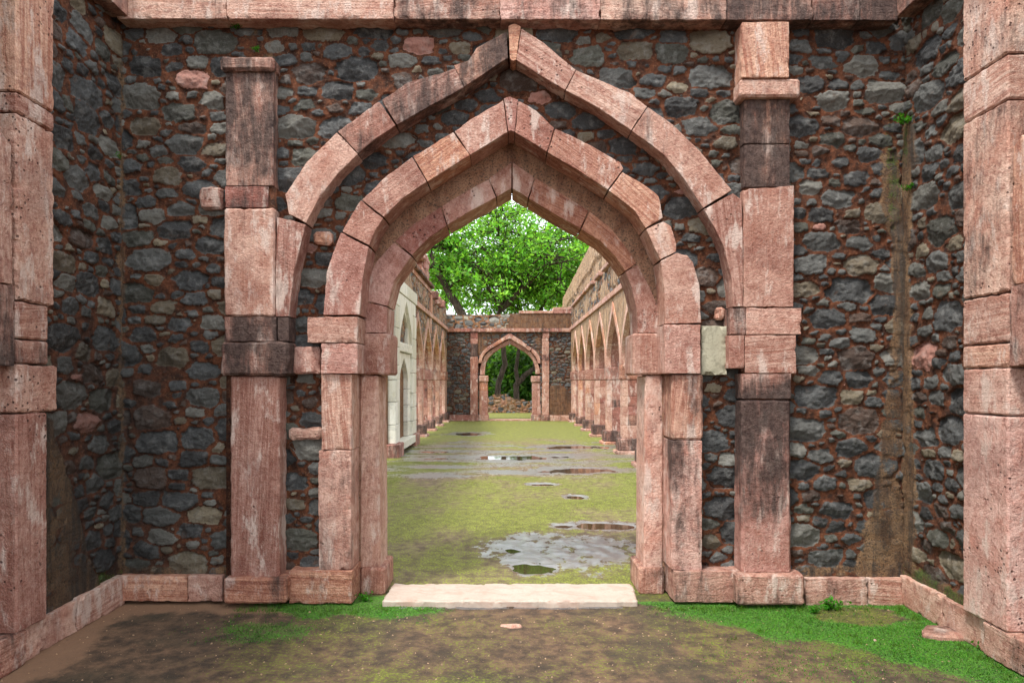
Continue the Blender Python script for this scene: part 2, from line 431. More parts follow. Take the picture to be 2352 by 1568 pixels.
# ------------------------------------------------------------------ rubble masonry as a relief
PAL = [((.058, .060, .060), 5), ((.090, .091, .085), 4), ((.034, .034, .034), 4.5), ((.15, .145, .125), 2.6), ((.068, .067, .052), 2.4),
       ((.15, .12, .080), 1.6), ((.22, .18, .12), .8), ((.075, .045, .032), 2.0), ((.36, .17, .13), .22)]
PAL_HALL = [((.09, .09, .09), 4), ((.16, .14, .11), 3), ((.26, .2, .13), 3), ((.06, .06, .065), 2), ((.30, .15, .09), 1.5)]
PAL_PALE = [((.22, .21, .18), 4), ((.14, .14, .13), 3), ((.30, .27, .2), 3), ((.09, .09, .09), 2), ((.26, .13, .09), .6)]
PAL_RED = [((.16, .10, .07), 3), ((.08, .08, .085), 3), ((.24, .15, .09), 2), ((.05, .05, .055), 3), ((.28, .13, .08), 1.5)]

def stone_seeds(u0, u1, v0, v1, seed, size, asp):
    rng = np.random.RandomState(seed)
    W, H = (u1 - u0) / asp, (v1 - v0)
    pts = np.zeros((0, 2)); rad = np.zeros(0)
    for r, tries in ((.112, .35), (.088, 1.0), (.068, 2.2), (.05, 3.2), (.034, 2.6), (.022, 1.5)):
        r *= size; n = int(tries * W * H / (3.14 * r * r)) + 1
        for p in rng.rand(n, 2) * np.array([W + .2, H + .2]) - .1:
            if len(pts):
                d = np.hypot(pts[:, 0] - p[0], pts[:, 1] - p[1])
                if (d < (rad + r) * .93).any(): continue
            pts = np.vstack([pts, p]); rad = np.append(rad, r)
    # masons lay in rough courses: draw the stones part of the way on to wavering course lines
    ch = .108 * size; wv = .03 * np.sin(pts[:, 0] * 2.3 + seed) + .015 * np.sin(pts[:, 0] * 6.1)
    tgt = (np.floor((pts[:, 1] + wv) / ch) + .5) * ch - wv
    pts[:, 1] += (tgt - pts[:, 1]) * .5 * (rad > .04 * size)
    return pts, rad, rng

def rubble(name, parent, u0, u1, v0, v1, mp, seed, size=1.0, asp=1.75, res=.009, hole=None, keep=None, cover=None, pal=PAL, mat=None, relief=1.0, flip=False, ragged=None, mortar_gap=1.0):
    nu, nv = int((u1 - u0) / res) + 1, int((v1 - v0) / res) + 1
    U, V = np.meshgrid(np.linspace(u0, u1, nu), np.linspace(v0, v1, nv))
    u = U.ravel(); v = V.ravel()
    pts, rad, rng = stone_seeds(u0, u1, v0, v1, seed, size, asp)
    # wander the lookup so outlines are uneven
    a = (u - u0) / asp; b = (v - v0).copy()
    wa = fbm(u * 7, v * 7, None, seed, 3); wb = fbm(u * 7 + 40, v * 7, None, seed + 3, 3)
    wc = fbm(u * 40, v * 40, None, seed + 5, 2) * 1.3; wd = fbm(u * 40 + 9, v * 40, None, seed + 6, 2) * 1.3
    a = a + wa * .012 * size + wc * .008; b = b + wb * .014 * size + wd * .008
    N = len(u); i1 = np.zeros(N, int); p1 = np.full(N, 1e9); p2 = np.full(N, 1e9); i2 = np.zeros(N, int)
    ts = .25
    ta = np.floor(a / ts).astype(int); tb = np.floor(b / ts).astype(int)
    key = ta * 10007 + tb; order = np.argsort(key, kind='stable'); ks = key[order]
    cuts = np.flatnonzero(np.diff(ks)) + 1
    for idx in np.split(order, cuts):
        ca, cb = (ta[idx[0]] + .5) * ts, (tb[idx[0]] + .5) * ts
        near = np.flatnonzero((abs(pts[:, 0] - ca) < .42 * max(1, size)) & (abs(pts[:, 1] - cb) < .42 * max(1, size)))
        if len(near) < 2: near = np.argsort(np.hypot(pts[:, 0] - ca, pts[:, 1] - cb))[:4]
        D = (np.abs(a[idx][:, None] - pts[near, 0]) ** 3.2 + np.abs(b[idx][:, None] - pts[near, 1]) ** 3.2) ** (1 / 3.2) - rad[near] * .9
        o2 = np.argpartition(D, 1, axis=1)[:, :2]
        r_ = np.arange(len(idx)); d_a, d_b = D[r_, o2[:, 0]], D[r_, o2[:, 1]]
        sw = d_a > d_b
        f = np.where(sw, o2[:, 1], o2[:, 0]); s = np.where(sw, o2[:, 0], o2[:, 1])
        i1[idx] = near[f]; i2[idx] = near[s]; p1[idx] = D[r_, f]; p2[idx] = D[r_, s]
    sep = np.hypot(pts[i1, 0] - pts[i2, 0], pts[i1, 1] - pts[i2, 1]) + 1e-6
    edge = (p2 - p1) * .5
    ns = len(pts)
    gap = (.0034 + rng.rand(ns) ** 2 * .0100) * size * mortar_gap + np.where(rng.rand(ns) < .03, .03, 0) * size
    rr = np.hypot((a - pts[i1, 0]), (b - pts[i1, 1]))
    # every stone is broken to its own straight-sided outline, mostly flat-bedded
    px_, py_ = (a - pts[i1, 0]) * 1.0, (b - pts[i1, 1])
    sdf = np.full(N, 1e9)
    for k in range(6):
        ang = k * 1.5708 + rng.normal(size=ns) * .24 if k < 4 else rng.rand(ns) * 6.283
        dist = rad * ((.86 + .60 * rng.rand(ns)) if k < 4 else (1.06 + .4 * rng.rand(ns)))
        sdf = np.minimum(sdf, dist[i1] - (np.cos(ang[i1]) * px_ + np.sin(ang[i1]) * py_))
    t = np.clip((np.minimum(edge - gap[i1], sdf)) / (.0055 * size), -1, 1.0)
    prof = sstep(0, 1, t)
    hgt = (rng.rand(ns) * .012 + .009)
    fac = np.full(N, 1e9)
    for k in range(5):
        ang = rng.rand(ns) * 6.283; sl = rng.rand(ns) ** 1.3 * .80; bb = rng.rand(ns) * .010
        fac = np.minimum(fac, bb[i1] + sl[i1] * (np.cos(ang[i1]) * (a - pts[i1, 0]) + np.sin(ang[i1]) * (b - pts[i1, 1])))
    rid = 1 - np.abs(fbm(u * 13 + i1 * 3.7, v * 22, None, seed + 9, 4))
    rid2 = fbm(u * 30 + i1 * 1.7, v * 44, None, seed + 19, 3)
    h = prof * (hgt[i1] + fac + .026 * (rid - .75) + .009 * rid2) * relief
    mort = (fbm(u * 30, v * 30, None, seed + 11, 4) * .011 + fbm(u * 4, v * 4, None, seed + 12, 2) * .006)
    h = h + mort * (1 - prof * .6)
    w = np.array([q[1] for q in pal], float); w /= w.sum()
    cols = np.array([q[0] for q in pal])[rng.choice(len(pal), ns, p=w)] * (.75 + rng.rand(ns, 1) * .6)
    scol = np.hstack([cols[i1], (prof * 1.0)[:, None]])
    cv = np.zeros((N, 4))
    if cover is not None:
        pc, gc, bc, ph = cover(u, v)
        cv[:, 0], cv[:, 1], cv[:, 2] = pc, gc, bc
        k = sstep(.35, .7, pc + fbm(u * 9, v * 9, None, 3, 3) * .3)
        h = h * (1 - k * .85) + k * (ph + fbm(u * 16, v * 9, None, seed + 31, 4) * .007)
    if ragged is not None:                              # broken top: pull vertices above the top line down onto it
        top = ragged(u); vv = np.minimum(v, top); h = np.where(v > top, h, h)
    else: vv = v
    co = np.array(mp(u, vv, -h)).T
    I = np.arange(N).reshape(nv, nu)
    F = np.stack([I[:-1, :-1], I[:-1, 1:], I[1:, 1:], I[1:, :-1]], -1).reshape(-1, 4)
    fu, fv = u[F].mean(1), v[F].mean(1)
    ok = np.ones(len(F), bool)
    if hole is not None: ok &= ~inpoly(hole, fu, fv)
    if keep is not None: ok &= keep(fu, fv)
    if ragged is not None: ok &= (v[F].min(1) < ragged(fu))
    F = F[ok]
    used = np.zeros(N, bool); used[F.ravel()] = True; rm = np.cumsum(used) - 1
    F = rm[F]
    if flip: F = F[:, ::-1]
    return np_mesh(name, co[used], F, mat or M['rubble'], parent, False, {'scol': scol[used], 'cover': cv[used]})

# ================================================================== THE GATEWAY WALL
main = lambda u, z, d: (u, d, z)
at_plane = lambda Y: (lambda u, z, d: (u, Y + d, z))
gate = thing('gateway_wall', 'nearest wall of dark rubble with three nested pink pointed arch rings around the open doorway', 'wall', (0, 4.93, 0))
YA, YB = 4.84, 5.01          # outer arch: front, back
YC, YD = 4.90, 5.16          # middle arch
YE, YF = 5.15, 5.48          # inner arch

# outer arch, (outer edge, inner edge, tone, stain)
A1 = [
 ([(633, 727), (634, 600), (636, 497)], [(664, 727), (676, 620), (703, 515)], .35, .35),
 ([(664, 492), (655, 447), (704, 372), (774, 303)], [(703, 513), (733, 455), (775, 400), (822, 354)], .75, .12),
 ([(775, 302), (822, 268), (871, 233)], [(822, 353), (862, 320), (910, 288)], .5, .55),
 ([(877, 230), (935, 190), (1046, 158)], [(911, 287), (985, 245), (1066, 201)], .62, .62),
 ([(1042, 150), (1076, 138), (1095, 110), (1164, 72)], [(1066, 200), (1115, 168), (1167, 133)], .55, .66),
 ([(1168, 60), (1181, 54), (1196, 61)], [(1171, 136), (1178, 141), (1186, 138)], .9, .2),
 ([(1197, 64), (1250, 100), (1323, 160)], [(1186, 138), (1240, 172), (1298, 207)], .6, .15),
 ([(1324, 161), (1425, 205), (1447, 213), (1487, 245)], [(1299, 208), (1375, 248), (1450, 300)], .78, .15),
 ([(1488, 246), (1545, 285), (1610, 350), (1682, 437)], [(1451, 301), (1524, 355), (1572, 412), (1615, 478)], .82, .3),
 ([(1684, 443), (1704, 458), (1707, 540), (1707, 704)], [(1616, 480), (1645, 530), (1664, 570), (1680, 640), (1684, 704)], .5, .3),
]
A2 = [
 ([(742, 723), (750, 625), (765, 580), (783, 534)], [(826, 723), (833, 640), (847, 567)], .62, .0),
 ([(785, 532), (805, 495), (829, 461)], [(848, 564), (862, 530), (881, 501)], .5, .05),
 ([(830, 459), (880, 410), (946, 361)], [(882, 499), (925, 455), (981, 418)], .42, .05),
 ([(948, 359), (1000, 328), (1041, 303)], [(982, 417), (1030, 387), (1079, 357)], .72, .1),
 ([(1043, 302), (1100, 262), (1156, 229)], [(1080, 356), (1120, 332), (1167, 303)], .45, .05),
 ([(1157, 226), (1172, 222), (1190, 230)], [(1168, 302), (1174, 300), (1182, 303)], .4, .05),
 ([(1191, 231), (1232, 255), (1273, 294)], [(1183, 304), (1220, 326), (1256, 349)], .35, .0),
 ([(1275, 295), (1350, 330), (1425, 373), (1432, 388)], [(1257, 350), (1325, 390), (1396, 436)], .38, .0),
 ([(1430, 396), (1470, 418), (1500, 440), (1514, 452), (1523, 500)], [(1398, 438), (1430, 462), (1458, 485), (1483, 524)], .85, .05),
 ([(1524, 507), (1542, 520), (1554, 560), (1554, 578)], [(1484, 526), (1500, 560), (1517, 596)], .82, .05),
 ([(1555, 581), (1578, 586), (1592, 602), (1608, 655), (1611, 741)], [(1518, 599), (1526, 670), (1527, 744)], .6, .0),
]
A3 = [
 ([(824, 764), (828, 690)], [(887, 764), (890, 705)], .45, .0),
 ([(828, 688), (845, 640), (865, 600), (905, 556)], [(890, 703), (905, 645), (945, 588)], .42, .0),
 ([(907, 554), (950, 515), (1012, 475)], [(946, 586), (985, 546), (1026, 518)], .40, .1),
 ([(1014, 474), (1070, 440), (1122, 412)], [(1027, 517), (1085, 482), (1140, 453)], .42, .05),
 ([(1123, 411), (1150, 390), (1175, 372)], [(1141, 452), (1160, 441), (1175, 433)], .55, .05),
 ([(1177, 372), (1200, 388), (1228, 408)], [(1177, 433), (1195, 444), (1213, 455)], .5, .05),
 ([(1230, 409), (1290, 445), (1352, 484)], [(1214, 456), (1275, 493), (1333, 525)], .5, .05),
 ([(1354, 486), (1400, 520), (1440, 570), (1462, 605)], [(1334, 526), (1380, 555), (1414, 590), (1436, 622)], .48, .0),
 ([(1464, 607), (1490, 655), (1515, 710), (1520, 764)], [(1437, 624), (1452, 665), (1463, 710), (1465, 764)], .45, .0),
]
def ring(parent, name, A, Y0, Y1, shift=0, **k):
    polys = []
    for outer, inner, tone, stain in A:
        o_, i_ = P(outer, Y0), P(inner, Y0)
        al = (o_[-1][0] - o_[0][0], o_[-1][1] - o_[0][1])
        poly = o_ + i_[::-1]
        block(name, poly, Y0 + random.uniform(-.002, .002), Y1, main, parent, min(1, tone + random.uniform(-.2, .22)), stain, al, res=.03, rag=.002, bev=.0025, pit=random.uniform(.15, .6), **k)
        def toward(a, b, s):
            v = Vector(b) - Vector(a); v.normalize(); return (a[0] + v.x * s, a[1] + v.y * s)
        n = len(i_)
        polys.append([toward(q, i_[min(j * n // len(o_), n - 1)], .012) for j, q in enumerate(o_)] +
                     [toward(q, o_[min(j * len(o_) // n, len(o_) - 1)], .012) for j, q in enumerate(i_)][::-1])
    return polys
p1 = ring(gate, 'voussoir', A1, YA, YB, chip=.7)
p2 = ring(gate, 'voussoir', A2, YC, YD, chip=.5)
p3 = ring(gate, 'voussoir', A3, YE, YF, chip=.35)

def rect(x0, y0, x1, y1, Y): return P([(x0, y0), (x1, y0), (x1, y1), (x0, y1)], Y)
def quad(p, Y): return P(p, Y)
def bl(name, x0, y0, x1, y1, Y0, Y1, tone, stain, along=None, **k):
    return block(name, rect(x0, y0, x1, y1, Y0), Y0, Y1, main, gate, tone, stain, along, **k)

# left pilaster, top to bottom
YP = 4.84
bl('capital', 503, 128, 629, 161, 4.80, 5.0, .55, .55, chip=2.2, bev=.02)
bl('pilaster_block', 518, 161, 629, 427, YP, 5.0, .62, (.72, .62), (0, 1))
bl('pilaster_block', 516, 427, 617, 477, YP + .005, 5.0, .15, .60)
bl('pilaster_block', 514, 478, 631, 726, YP - .004, 5.0, .62, (.15, .3), (0, 1), bev=.012, rag=.006)
bl('pilaster_block', 515, 727, 635, 784, YP, 5.0, .4, .74)
bl('outer_arch_foot', 637, 728, 664, 784, YA + .004, YB, .3, .85)
bl('pilaster_block', 505, 785, 662, 862, 4.80, 5.0, .42, .76, bev=.016, rag=.008)
bl('pilaster_block', 528, 863, 641, 1327, YP, 5.0, .3, (.25, .15), (0, 1), bev=.012, rag=.006)
bl('pilaster_base', 512, 1327, 658, 1386, 4.78, 5.0, .30, .42, bev=.014)
# right pilaster
bl('pilaster_block', 1704, 50, 1813, 178, 4.78, 5.0, .98, .0)
bl('capital', 1700, 179, 1840, 222, 4.79, 5.0, .7, .4, chip=1.6, bev=.016)
bl('pilaster_block', 1709, 223, 1815, 330, YP, 5.0, .75, .90, (0, 1))
bl('pilaster_block', 1709, 331, 1815, 430, YP + .004, 5.0, .7, .88, (0, 1))
block('pilaster_block', quad([(1708, 434), (1825, 426), (1823, 705), (1708, 705)], YP), YP, 5.0, main, gate, .5, .2, (0, 1))
bl('pilaster_block', 1714, 707, 1842, 768, YP, 5.0, .72, .35)
bl('pilaster_block', 1712, 769, 1829, 857, YP, 5.0, .62, .15)
bl('outer_arch_foot', 1676, 707, 1713, 768, YA + .004, YB, .35, .62)
bl('outer_arch_foot', 1674, 769, 1711, 846, YA + .004, YB, .45, .2)
bl('pilaster_block', 1704, 858, 1818, 916, YP, 5.0, .55, (1.0, .6))
bl('pilaster_block', 1704, 917, 1818, 1318, YP - .003, 5.0, .55, (.2, .98), (0, 1), bev=.018, seed=4242)
bl('pilaster_base', 1692, 1319, 1850, 1390, 4.78, 5.0, .45, .45, bev=.014)
# middle arch: imposts, jambs, feet
bl('impost', 705, 727, 822, 787, YC - .03, YD, .62, .15)
bl('impost', 737, 788, 822, 858, YC - .025, YD, .7, .05)
bl('small_block', 672, 795, 735, 859, YC + .02, YB, .66, .1, chip=2.5, bev=.014)
bl('jamb_stone', 738, 859, 808, 1033, YC, YD, .82, .0, (0, 1))
bl('jamb_stone', 731, 1034, 807, 1309, YC - .003, YD, .80, (.52, .4), (0, 1), seed=99)
bl('jamb_foot', 663, 1311, 809, 1386, YC - .03, YD, .55, .3)
bl('impost', 1527, 745, 1610, 858, YC - .02, YD, .5, .1)
tag(bl('small_block', 1611, 748, 1671, 861, YC + .02, YB, .6, .55, chip=2, mat=M['lichen']), 'pale lichen-white block in the recess')
bl('jamb_stone', 1542, 859, 1616, 1010, YC, YD, .66, .45, (0, 1), bev=.016)
bl('jamb_stone', 1542, 1011, 1613, 1309, YC - .003, YD, .98, (.35, .72), (0, 1), seed=311)
bl('jamb_foot', 1548, 1311, 1691, 1383, YC - .03, YD, .5, .45)
# inner arch: imposts, jambs, feet
bl('impost', 826, 765, 896, 861, YE - .02, YF, .38, .05, bev=.014)
bl('impost', 1454, 765, 1524, 861, YE - .02, YF, .55, .1, bev=.014)
block('jamb_stone', quad([(826, 862), (869, 862), (873, 1306), (826, 1306)], YE), YE, YF, main, gate, .82, .02, (.06, 1), bev=.012)
block('jamb_stone', quad([(1482, 862), (1524, 862), (1524, 1306), (1479, 1306)], YE), YE, YF, main, gate, 1.12, .05, (0, 1), bev=.012)  # pale stone, light from the right added to its tone
bl('jamb_foot', 827, 1304, 884, 1368, YE - .04, YF + .01, .5, .15, bev=.016)
bl('jamb_foot', 1468, 1304, 1526, 1368, YE - .04, YF + .01, .62, .45, bev=.016)
# fill stones of the inset rubble that are pink sandstone
for x0, y0, x1, y1, t_, s_ in ((663, 982, 736, 1010, .85, .0), (457, 430, 511, 480, .5, .45), (622, 445, 652, 482, .45, .2), (720, 532, 760, 560, .6, .1), (1643, 705, 1668, 735, .75, .1)):
    bl('small_block', x0, y0, x1, y1, 4.885 if x0 < 600 else 4.95, 5.02, t_, s_, chip=3, bev=.016, rough=.012)

# string course along the top and the kerb along the foot
xs = [268, 305, 521, 904, 1149, 1379, 1669, 1868, 1975, 2062]
tn = [1.1, 1.1, .8, .75, .85, .95, .6, .3, .3]; stn = [.3, .38, .3, .66, .5, .56, .74, .8, .85]
for i in range(9):
    yb = 43 + 4 * i / 8; yt = -8 + random.uniform(-4, 3)
    bl('string_course_stone', xs[i], yt, xs[i + 1], yb, 4.80 + random.uniform(-.006, .006), 5.46, tn[i], stn[i], (1, 0), chip=1.5)
for x0, x1, t_, s_ in ((272, 430, .78, .25), (431, 511, .62, .2)):
    bl('kerb_stone', x0, 1322, x1, 1381, 4.87, 5.0, t_, s_, chip=1.2)
for x0, x1, t_, s_ in ((1851, 1995, .72, .4), (1996, 2078, .75, .1)):
    bl('kerb_stone', x0, 1328, x1, 1394, 4.87, 5.0, t_, s_, chip=1.2)

# rubble of the wall face, outside the outer arch
def mid(A, Y, f):
    left = []
    for outer, inner, *_ in A:
        for k in range(4):
            t = k / 3
            def samp(L):
                q = t * (len(L) - 1); i = min(int(q), len(L) - 2); r = q - i
                return (L[i][0] * (1 - r) + L[i + 1][0] * r, L[i][1] * (1 - r) + L[i + 1][1] * r)
            a_, b_ = samp(outer), samp(inner)
            left.append((a_[0] * (1 - f) + b_[0] * f, a_[1] * (1 - f) + b_[1] * f))
    return P(left, Y)
h1 = mid(A1, YA, .5)
hole1 = [(h1[0][0], -1)] + h1 + [(h1[-1][0], -1)]
hole1 = [(PX(600, 4.84), -1), (PX(600, 4.84), PZ(730, 4.84)), (h1[0][0], PZ(730, 4.84))] + h1 + [(PX(1760, 4.84), PZ(720, 4.84)), (PX(1760, 4.84), -1)]
def cover_front(u, v):
    n = fbm(u * 3, v * 3, None, 77, 3)
    # lime run in the right hand corner
    xr = 2.86 - u
    path = .16 + .10 * np.sin(v * 2.6) + .22 * fbm(v * 2.2, v * 0, None, 12, 3)
    wide = np.where(v > 1.0, .085, .085 + (1.0 - v) * .20) + .05 * fbm(v * 5, u * 3, None, 9, 4)
    pr = sstep(wide * 1.25, wide * .6, np.abs(xr - path * .5)) * sstep(3.75, 3.0, v + .3 * n)
    pr = np.maximum(pr, sstep(.06, .01, v - .24 - .05 * n) * .8)
    # narrow mortar line in the left hand corner
    pr = np.maximum(pr, sstep(.07, .02, u + 2.81) * .8)
    pr = np.maximum(pr, .75 * sstep(.28, .14, np.hypot((u + 1.80), (v - 4.02) * 1.3)))
    pr = np.maximum(pr, .55 * sstep(.25, .1, np.hypot((u - .30), (v - 4.0) * 1.3)))
    ms = sstep(.10, .03, np.abs(xr - .10 - .06 * n)) * sstep(2.5, 2.75, v) * sstep(3.75, 3.5, v) * .55
    ms = np.maximum(ms, .4 * sstep(.12, .02, np.hypot(u - .22, v - 4.05)))
    gr = .25 + .5 * sstep(-1.9, -2.7, u) * sstep(2.9, 1.2, v) + .25 * sstep(2.3, 2.8, u) * sstep(1.6, .4, v) - .25 * sstep(2.9, 3.6, v)  # stains, with the low left corner's occlusion shade painted in
    pr = pr * (.72 + .55 * fbm(u * 5, v * 2.2, None, 88, 5)); ms = ms * (.75 + .8 * fbm(u * 9, v * 4, None, 89, 4))
    return pr, ms, gr, .016
rubble('rubble_face', gate, -2.83, 2.89, 0.02, 4.24, at_plane(4.935), 11, size=.86, res=.0082, hole=hole1, cover=cover_front)
# recessed rubble between the outer and the middle arch
h2 = mid(A2, YC, .5)
hole2 = [(PX(775, 4.9), -1)] + [(PX(775, 4.9), PZ(730, 4.9))] + h2 + [(PX(1575, 4.9), PZ(740, 4.9)), (PX(1575, 4.9), -1)]
def cover_rec(u, v):
    return sstep(2.6, 3.3, v) * .34 + .12 * fbm(u * 5, v * 5, None, 3, 3), 0 * u, 0 * u + .1, .012
rubble('recess_rubble', gate, -1.72, 1.74, 0.02, 3.92, at_plane(5.005), 23, size=.80, res=.008, hole=hole2, cover=cover_rec,
       keep=lambda u, v: inpoly([(-1.72, -1), (-1.72, PZ(727, 4.84))] + mid(A1, YA, .4) + [(1.74, PZ(727, 4.84)), (1.74, -1)], u, v))
# rough plaster behind the middle arch
h3 = mid(A3, YE, .45)
hole3 = [(PX(850, YE), -1), (PX(850, YE), PZ(765, YE))] + h3 + [(PX(1497, YE), PZ(765, YE)), (PX(1497, YE), -1)]
rubble('arch_plaster', gate, -1.2, 1.25, 0.02, 3.55, at_plane(YE + .018), 31, size=.8, res=.011, hole=hole3, mat=M['plaster'],
       cover=lambda u, v: (np.full(u.shape, .95), 0 * u, np.full(u.shape, .05), .006),
       keep=lambda u, v: inpoly([(-1.16, -1), (-1.16, PZ(727, 4.9))] + mid(A2, YC, .3) + [(1.2, PZ(727, 4.9)), (1.2, -1)], u, v))
# solid heart of the wall (one outline with the doorway cut out of its foot)
ap = [(a_, b_ + .0) for a_, b_ in mid(A3, YE, .85)]
arch_in = [(ap[0][0] , 0)] + ap + [(ap[-1][0], 0)]
def with_door(A, Y, f, x0, x1, zs):
    q = mid(A, Y, f); q = [(x0, 0), (x0, zs)] + q + [(x1, zs), (x1, 0)]
    return [(-2.9, 0), (-2.9, 4.2), (2.95, 4.2), (2.95, 0)] + q[::-1]
core('wall_heart', [with_door(A2, YC, .8, PX(795, YC), PX(1560, YC), PZ(728, YC))], 5.03, 5.165, main, gate, M['brownplaster'])
core('wall_heart', [with_door(A3, YE, .8, PX(860, YE), PX(1492, YE), PZ(766, YE))], 5.18, 5.44, main, gate, M['brownplaster'])
core('joint_mortar', p1 + [rect(520, 165, 630, 1320, 4.86), rect(1710, 60, 1812, 1315, 4.86)], YA + .018, 5.0, main, gate, M['rubble'])
core('joint_mortar', p2, YC + .014, YD - .01, main, gate, M['brownplaster'])
core('joint_mortar', p3, YE + .014, YF - .01, main, gate, M['brownplaster'])
settle(gate)

# threshold
thr = block('threshold_slab', [(PX(878, 4.84), 4.84), (PX(1466, 4.84), 4.84), (PX(1452, 5.24), 5.25), (PX(903, 5.24), 5.25)], 0, .085,
            lambda u, z, d: (u, z, .042 - d), None, .8, 0, (1, 0), bev=.010, res=.03, chip=1.6, rag=.009, rough=.009, mat=M['cream'])
tag(thr, 'pale cream stone slab laid across the foot of the near doorway', 'threshold')

# ================================================================== THE COURT'S SIDE WALLS
def side_wall(sgn, xw, label, blocks, seed, pil, ret, kerbs):
    mp = lambda u, z, d: (sgn * (xw + (d - 4.93)), u, z)
    w = thing('side_wall', label, 'wall', (sgn * xw, 3.4, 0))
    mpf = lambda u, z, d: (sgn * (xw + d), u, z)
    Yc = pil[0] - 1.67                 # arch centre along the wall
    def cov(u, v):
        n = fbm(u * 3, v * 3, None, seed, 3)
        if sgn > 0:
            x = 4.93 - u; path = .10 + .06 * np.sin(v * 2.1) + .05 * n
            wide = .085 + .05 * fbm(v * 5, u * 3, None, 9, 4)
            pr = sstep(wide * 1.25, wide * .6, np.abs(x - path * .5)) * sstep(3.7, 3.3, v)
            pr = np.maximum(pr, sstep(.12, .02, v - .22) * .9)
            ms = sstep(.09, .02, np.abs(x - .03)) * sstep(2.9, 3.1, v) * sstep(3.9, 3.6, v) * .5
            ms = np.maximum(ms, .75 * sstep(.14, .02, v - .22 - .12 * n))
            gr = .1 + .35 * sstep(1.6, .4, v)
        else:
            d_ = u - 4.1                 # plaster buttress rising from the foot beside the pilaster
            pr = .95 * sstep(.05, -.05, d_ - (1.5 - v) * .42 - .03 + .07 * n) * sstep(1.62, 1.3, v)
            pr = np.maximum(pr, sstep(.06, .01, np.abs(4.93 - u)) * .8)
            ms = .8 * sstep(.20, .04, v - .2 - .1 * n) * sstep(4.5, 4.7, u)
            gr = .15 + .65 * sstep(2.8, 1.4, v)  # grime plus the corner's shade, painted darker towards the foot
        pr = pr * (.76 + .5 * fbm(u * 5, v * 2.5, None, 88, 5)); ms = ms * (.75 + .8 * fbm(u * 9, v * 4, None, 89, 4))
        return pr, ms, gr, .022
    rubble('rubble_face', w, pil[0] + .08, 4.96, .02, 4.75, mpf, seed, res=.008, cover=cov, flip=(sgn > 0), size=.84)
    rubble('recess_rubble', w, 1.3, pil[0] + .09, .02, 4.75, lambda u, z, d: (sgn * (xw + .05 + d), u, z), seed + 1, res=.012, flip=(sgn > 0),
           cover=lambda u, v: (0 * u, 0 * u, 0 * u + .4, .02))
    for (u0, u1, z0, z1, t_, s_, c_) in blocks:
        block('pilaster_block', [(u0, z0), (u1, z0), (u1, z1), (u0, z1)], 4.84, 5.0, mp, w, t_, s_, (0, 1) if z1 - z0 > .5 else None, chip=c_, bev=.010, rag=.004 * c_, pit=.42 + .06 * c_)
    # the springing of the side wall's own arch, mirrored from the gateway
    for k in (8, 9):
        outer, inner, t_, s_ = A1[k]
        o_, i_ = P(outer, YA), P(inner, YA)
        q = [(Yc + (a_ - .02), b_) for a_, b_ in (o_ + i_[::-1])]
        block('voussoir', q, YA, YB, mp, w, .72, .15, (0, 1))
    for z0, z1, t_ in ((1.68, 2.12, .5),):
        block('outer_arch_foot', [(Yc + 1.5, z0), (Yc + 1.66, z0), (Yc + 1.66, z1), (Yc + 1.5, z1)], YA, YB, mp, w, t_, .6, (0, 1))
    for (u0, u1, z1, t_, s_) in kerbs:
        block('kerb_stone', [(u0, 0), (u1, 0), (u1, z1), (u0, z1)], 4.875, 5.0, mp, w, t_, s_, (1, 0), chip=1.3)
    core('wall_heart', [[(1.3, 0), (5.4, 0), (5.4, 4.72), (1.3, 4.72)]], 5.06, 5.5, mp, w, M['brownplaster'])
    # top course
    ys = [1.3, 2.0, 2.75, 3.4, 4.1, 4.82]
    for i in range(5):
        block('string_course_stone', [(ys[i], 4.16), (ys[i + 1], 4.16), (ys[i + 1], 4.34), (ys[i], 4.34)], 4.80, 5.4, mp, w, .45, .6, (1, 0))
    settle(w); return w
L0, L1 = 3.77, 4.085
lb = [(L0, L1, 3.20, 4.15, .85, .12, 2.2), (L0, L1, 3.085, 3.195, .45, .1, 2), (L0, L1, 2.045, 3.08, .82, .3, 3.0), (L0, L1 - .05, 1.835, 2.04, .6, .2, 1),
      (L0, L1 - .05, 1.695, 1.83, .5, .45, 1), (L0, L1 + .03, 1.42, 1.69, .62, .25, 2.), (L0, L1 - .06, .20, 1.415, .25, .15, 1), (3.60, 3.86, 0, .2, .35, .5, 1.5)]
side_wall(-1, 2.81, 'left side wall of the near court, dark rubble with pink pilaster and a plaster smear at its foot', lb, 41, (L0, L1), .06,
          [(3.86, 4.36, .20, .78, .2), (4.365, 4.9, .21, .8, .2)])
R0_, R1_ = 3.79, 4.17
rb = [(R0_, R1_, 3.42, 4.15, .88, .42, 1.5), (R0_, R1_, 3.165, 3.415, .95, .02, .8), (R0_, R1_, 2.095, 3.16, .88, .45, 1.6), (R0_, R1_, 1.815, 2.09, .75, .4, 1),
      (R0_, R1_, 1.675, 1.81, .8, .2, 1), (R0_, R1_, 1.405, 1.67, .85, .1, 1), (R0_, R1_, .20, 1.40, .92, .15, 1), (3.66, 4.0, 0, .2, .6, .4, 1.5)]
side_wall(1, 2.86, 'right side wall of the near court, blue-grey rubble with pale pilaster and mossy corner run', rb, 57, (R0_, R1_), .06,
          [(4.0, 4.42, .20, .8, .2), (4.425, 4.9, .21, .85, .1)])

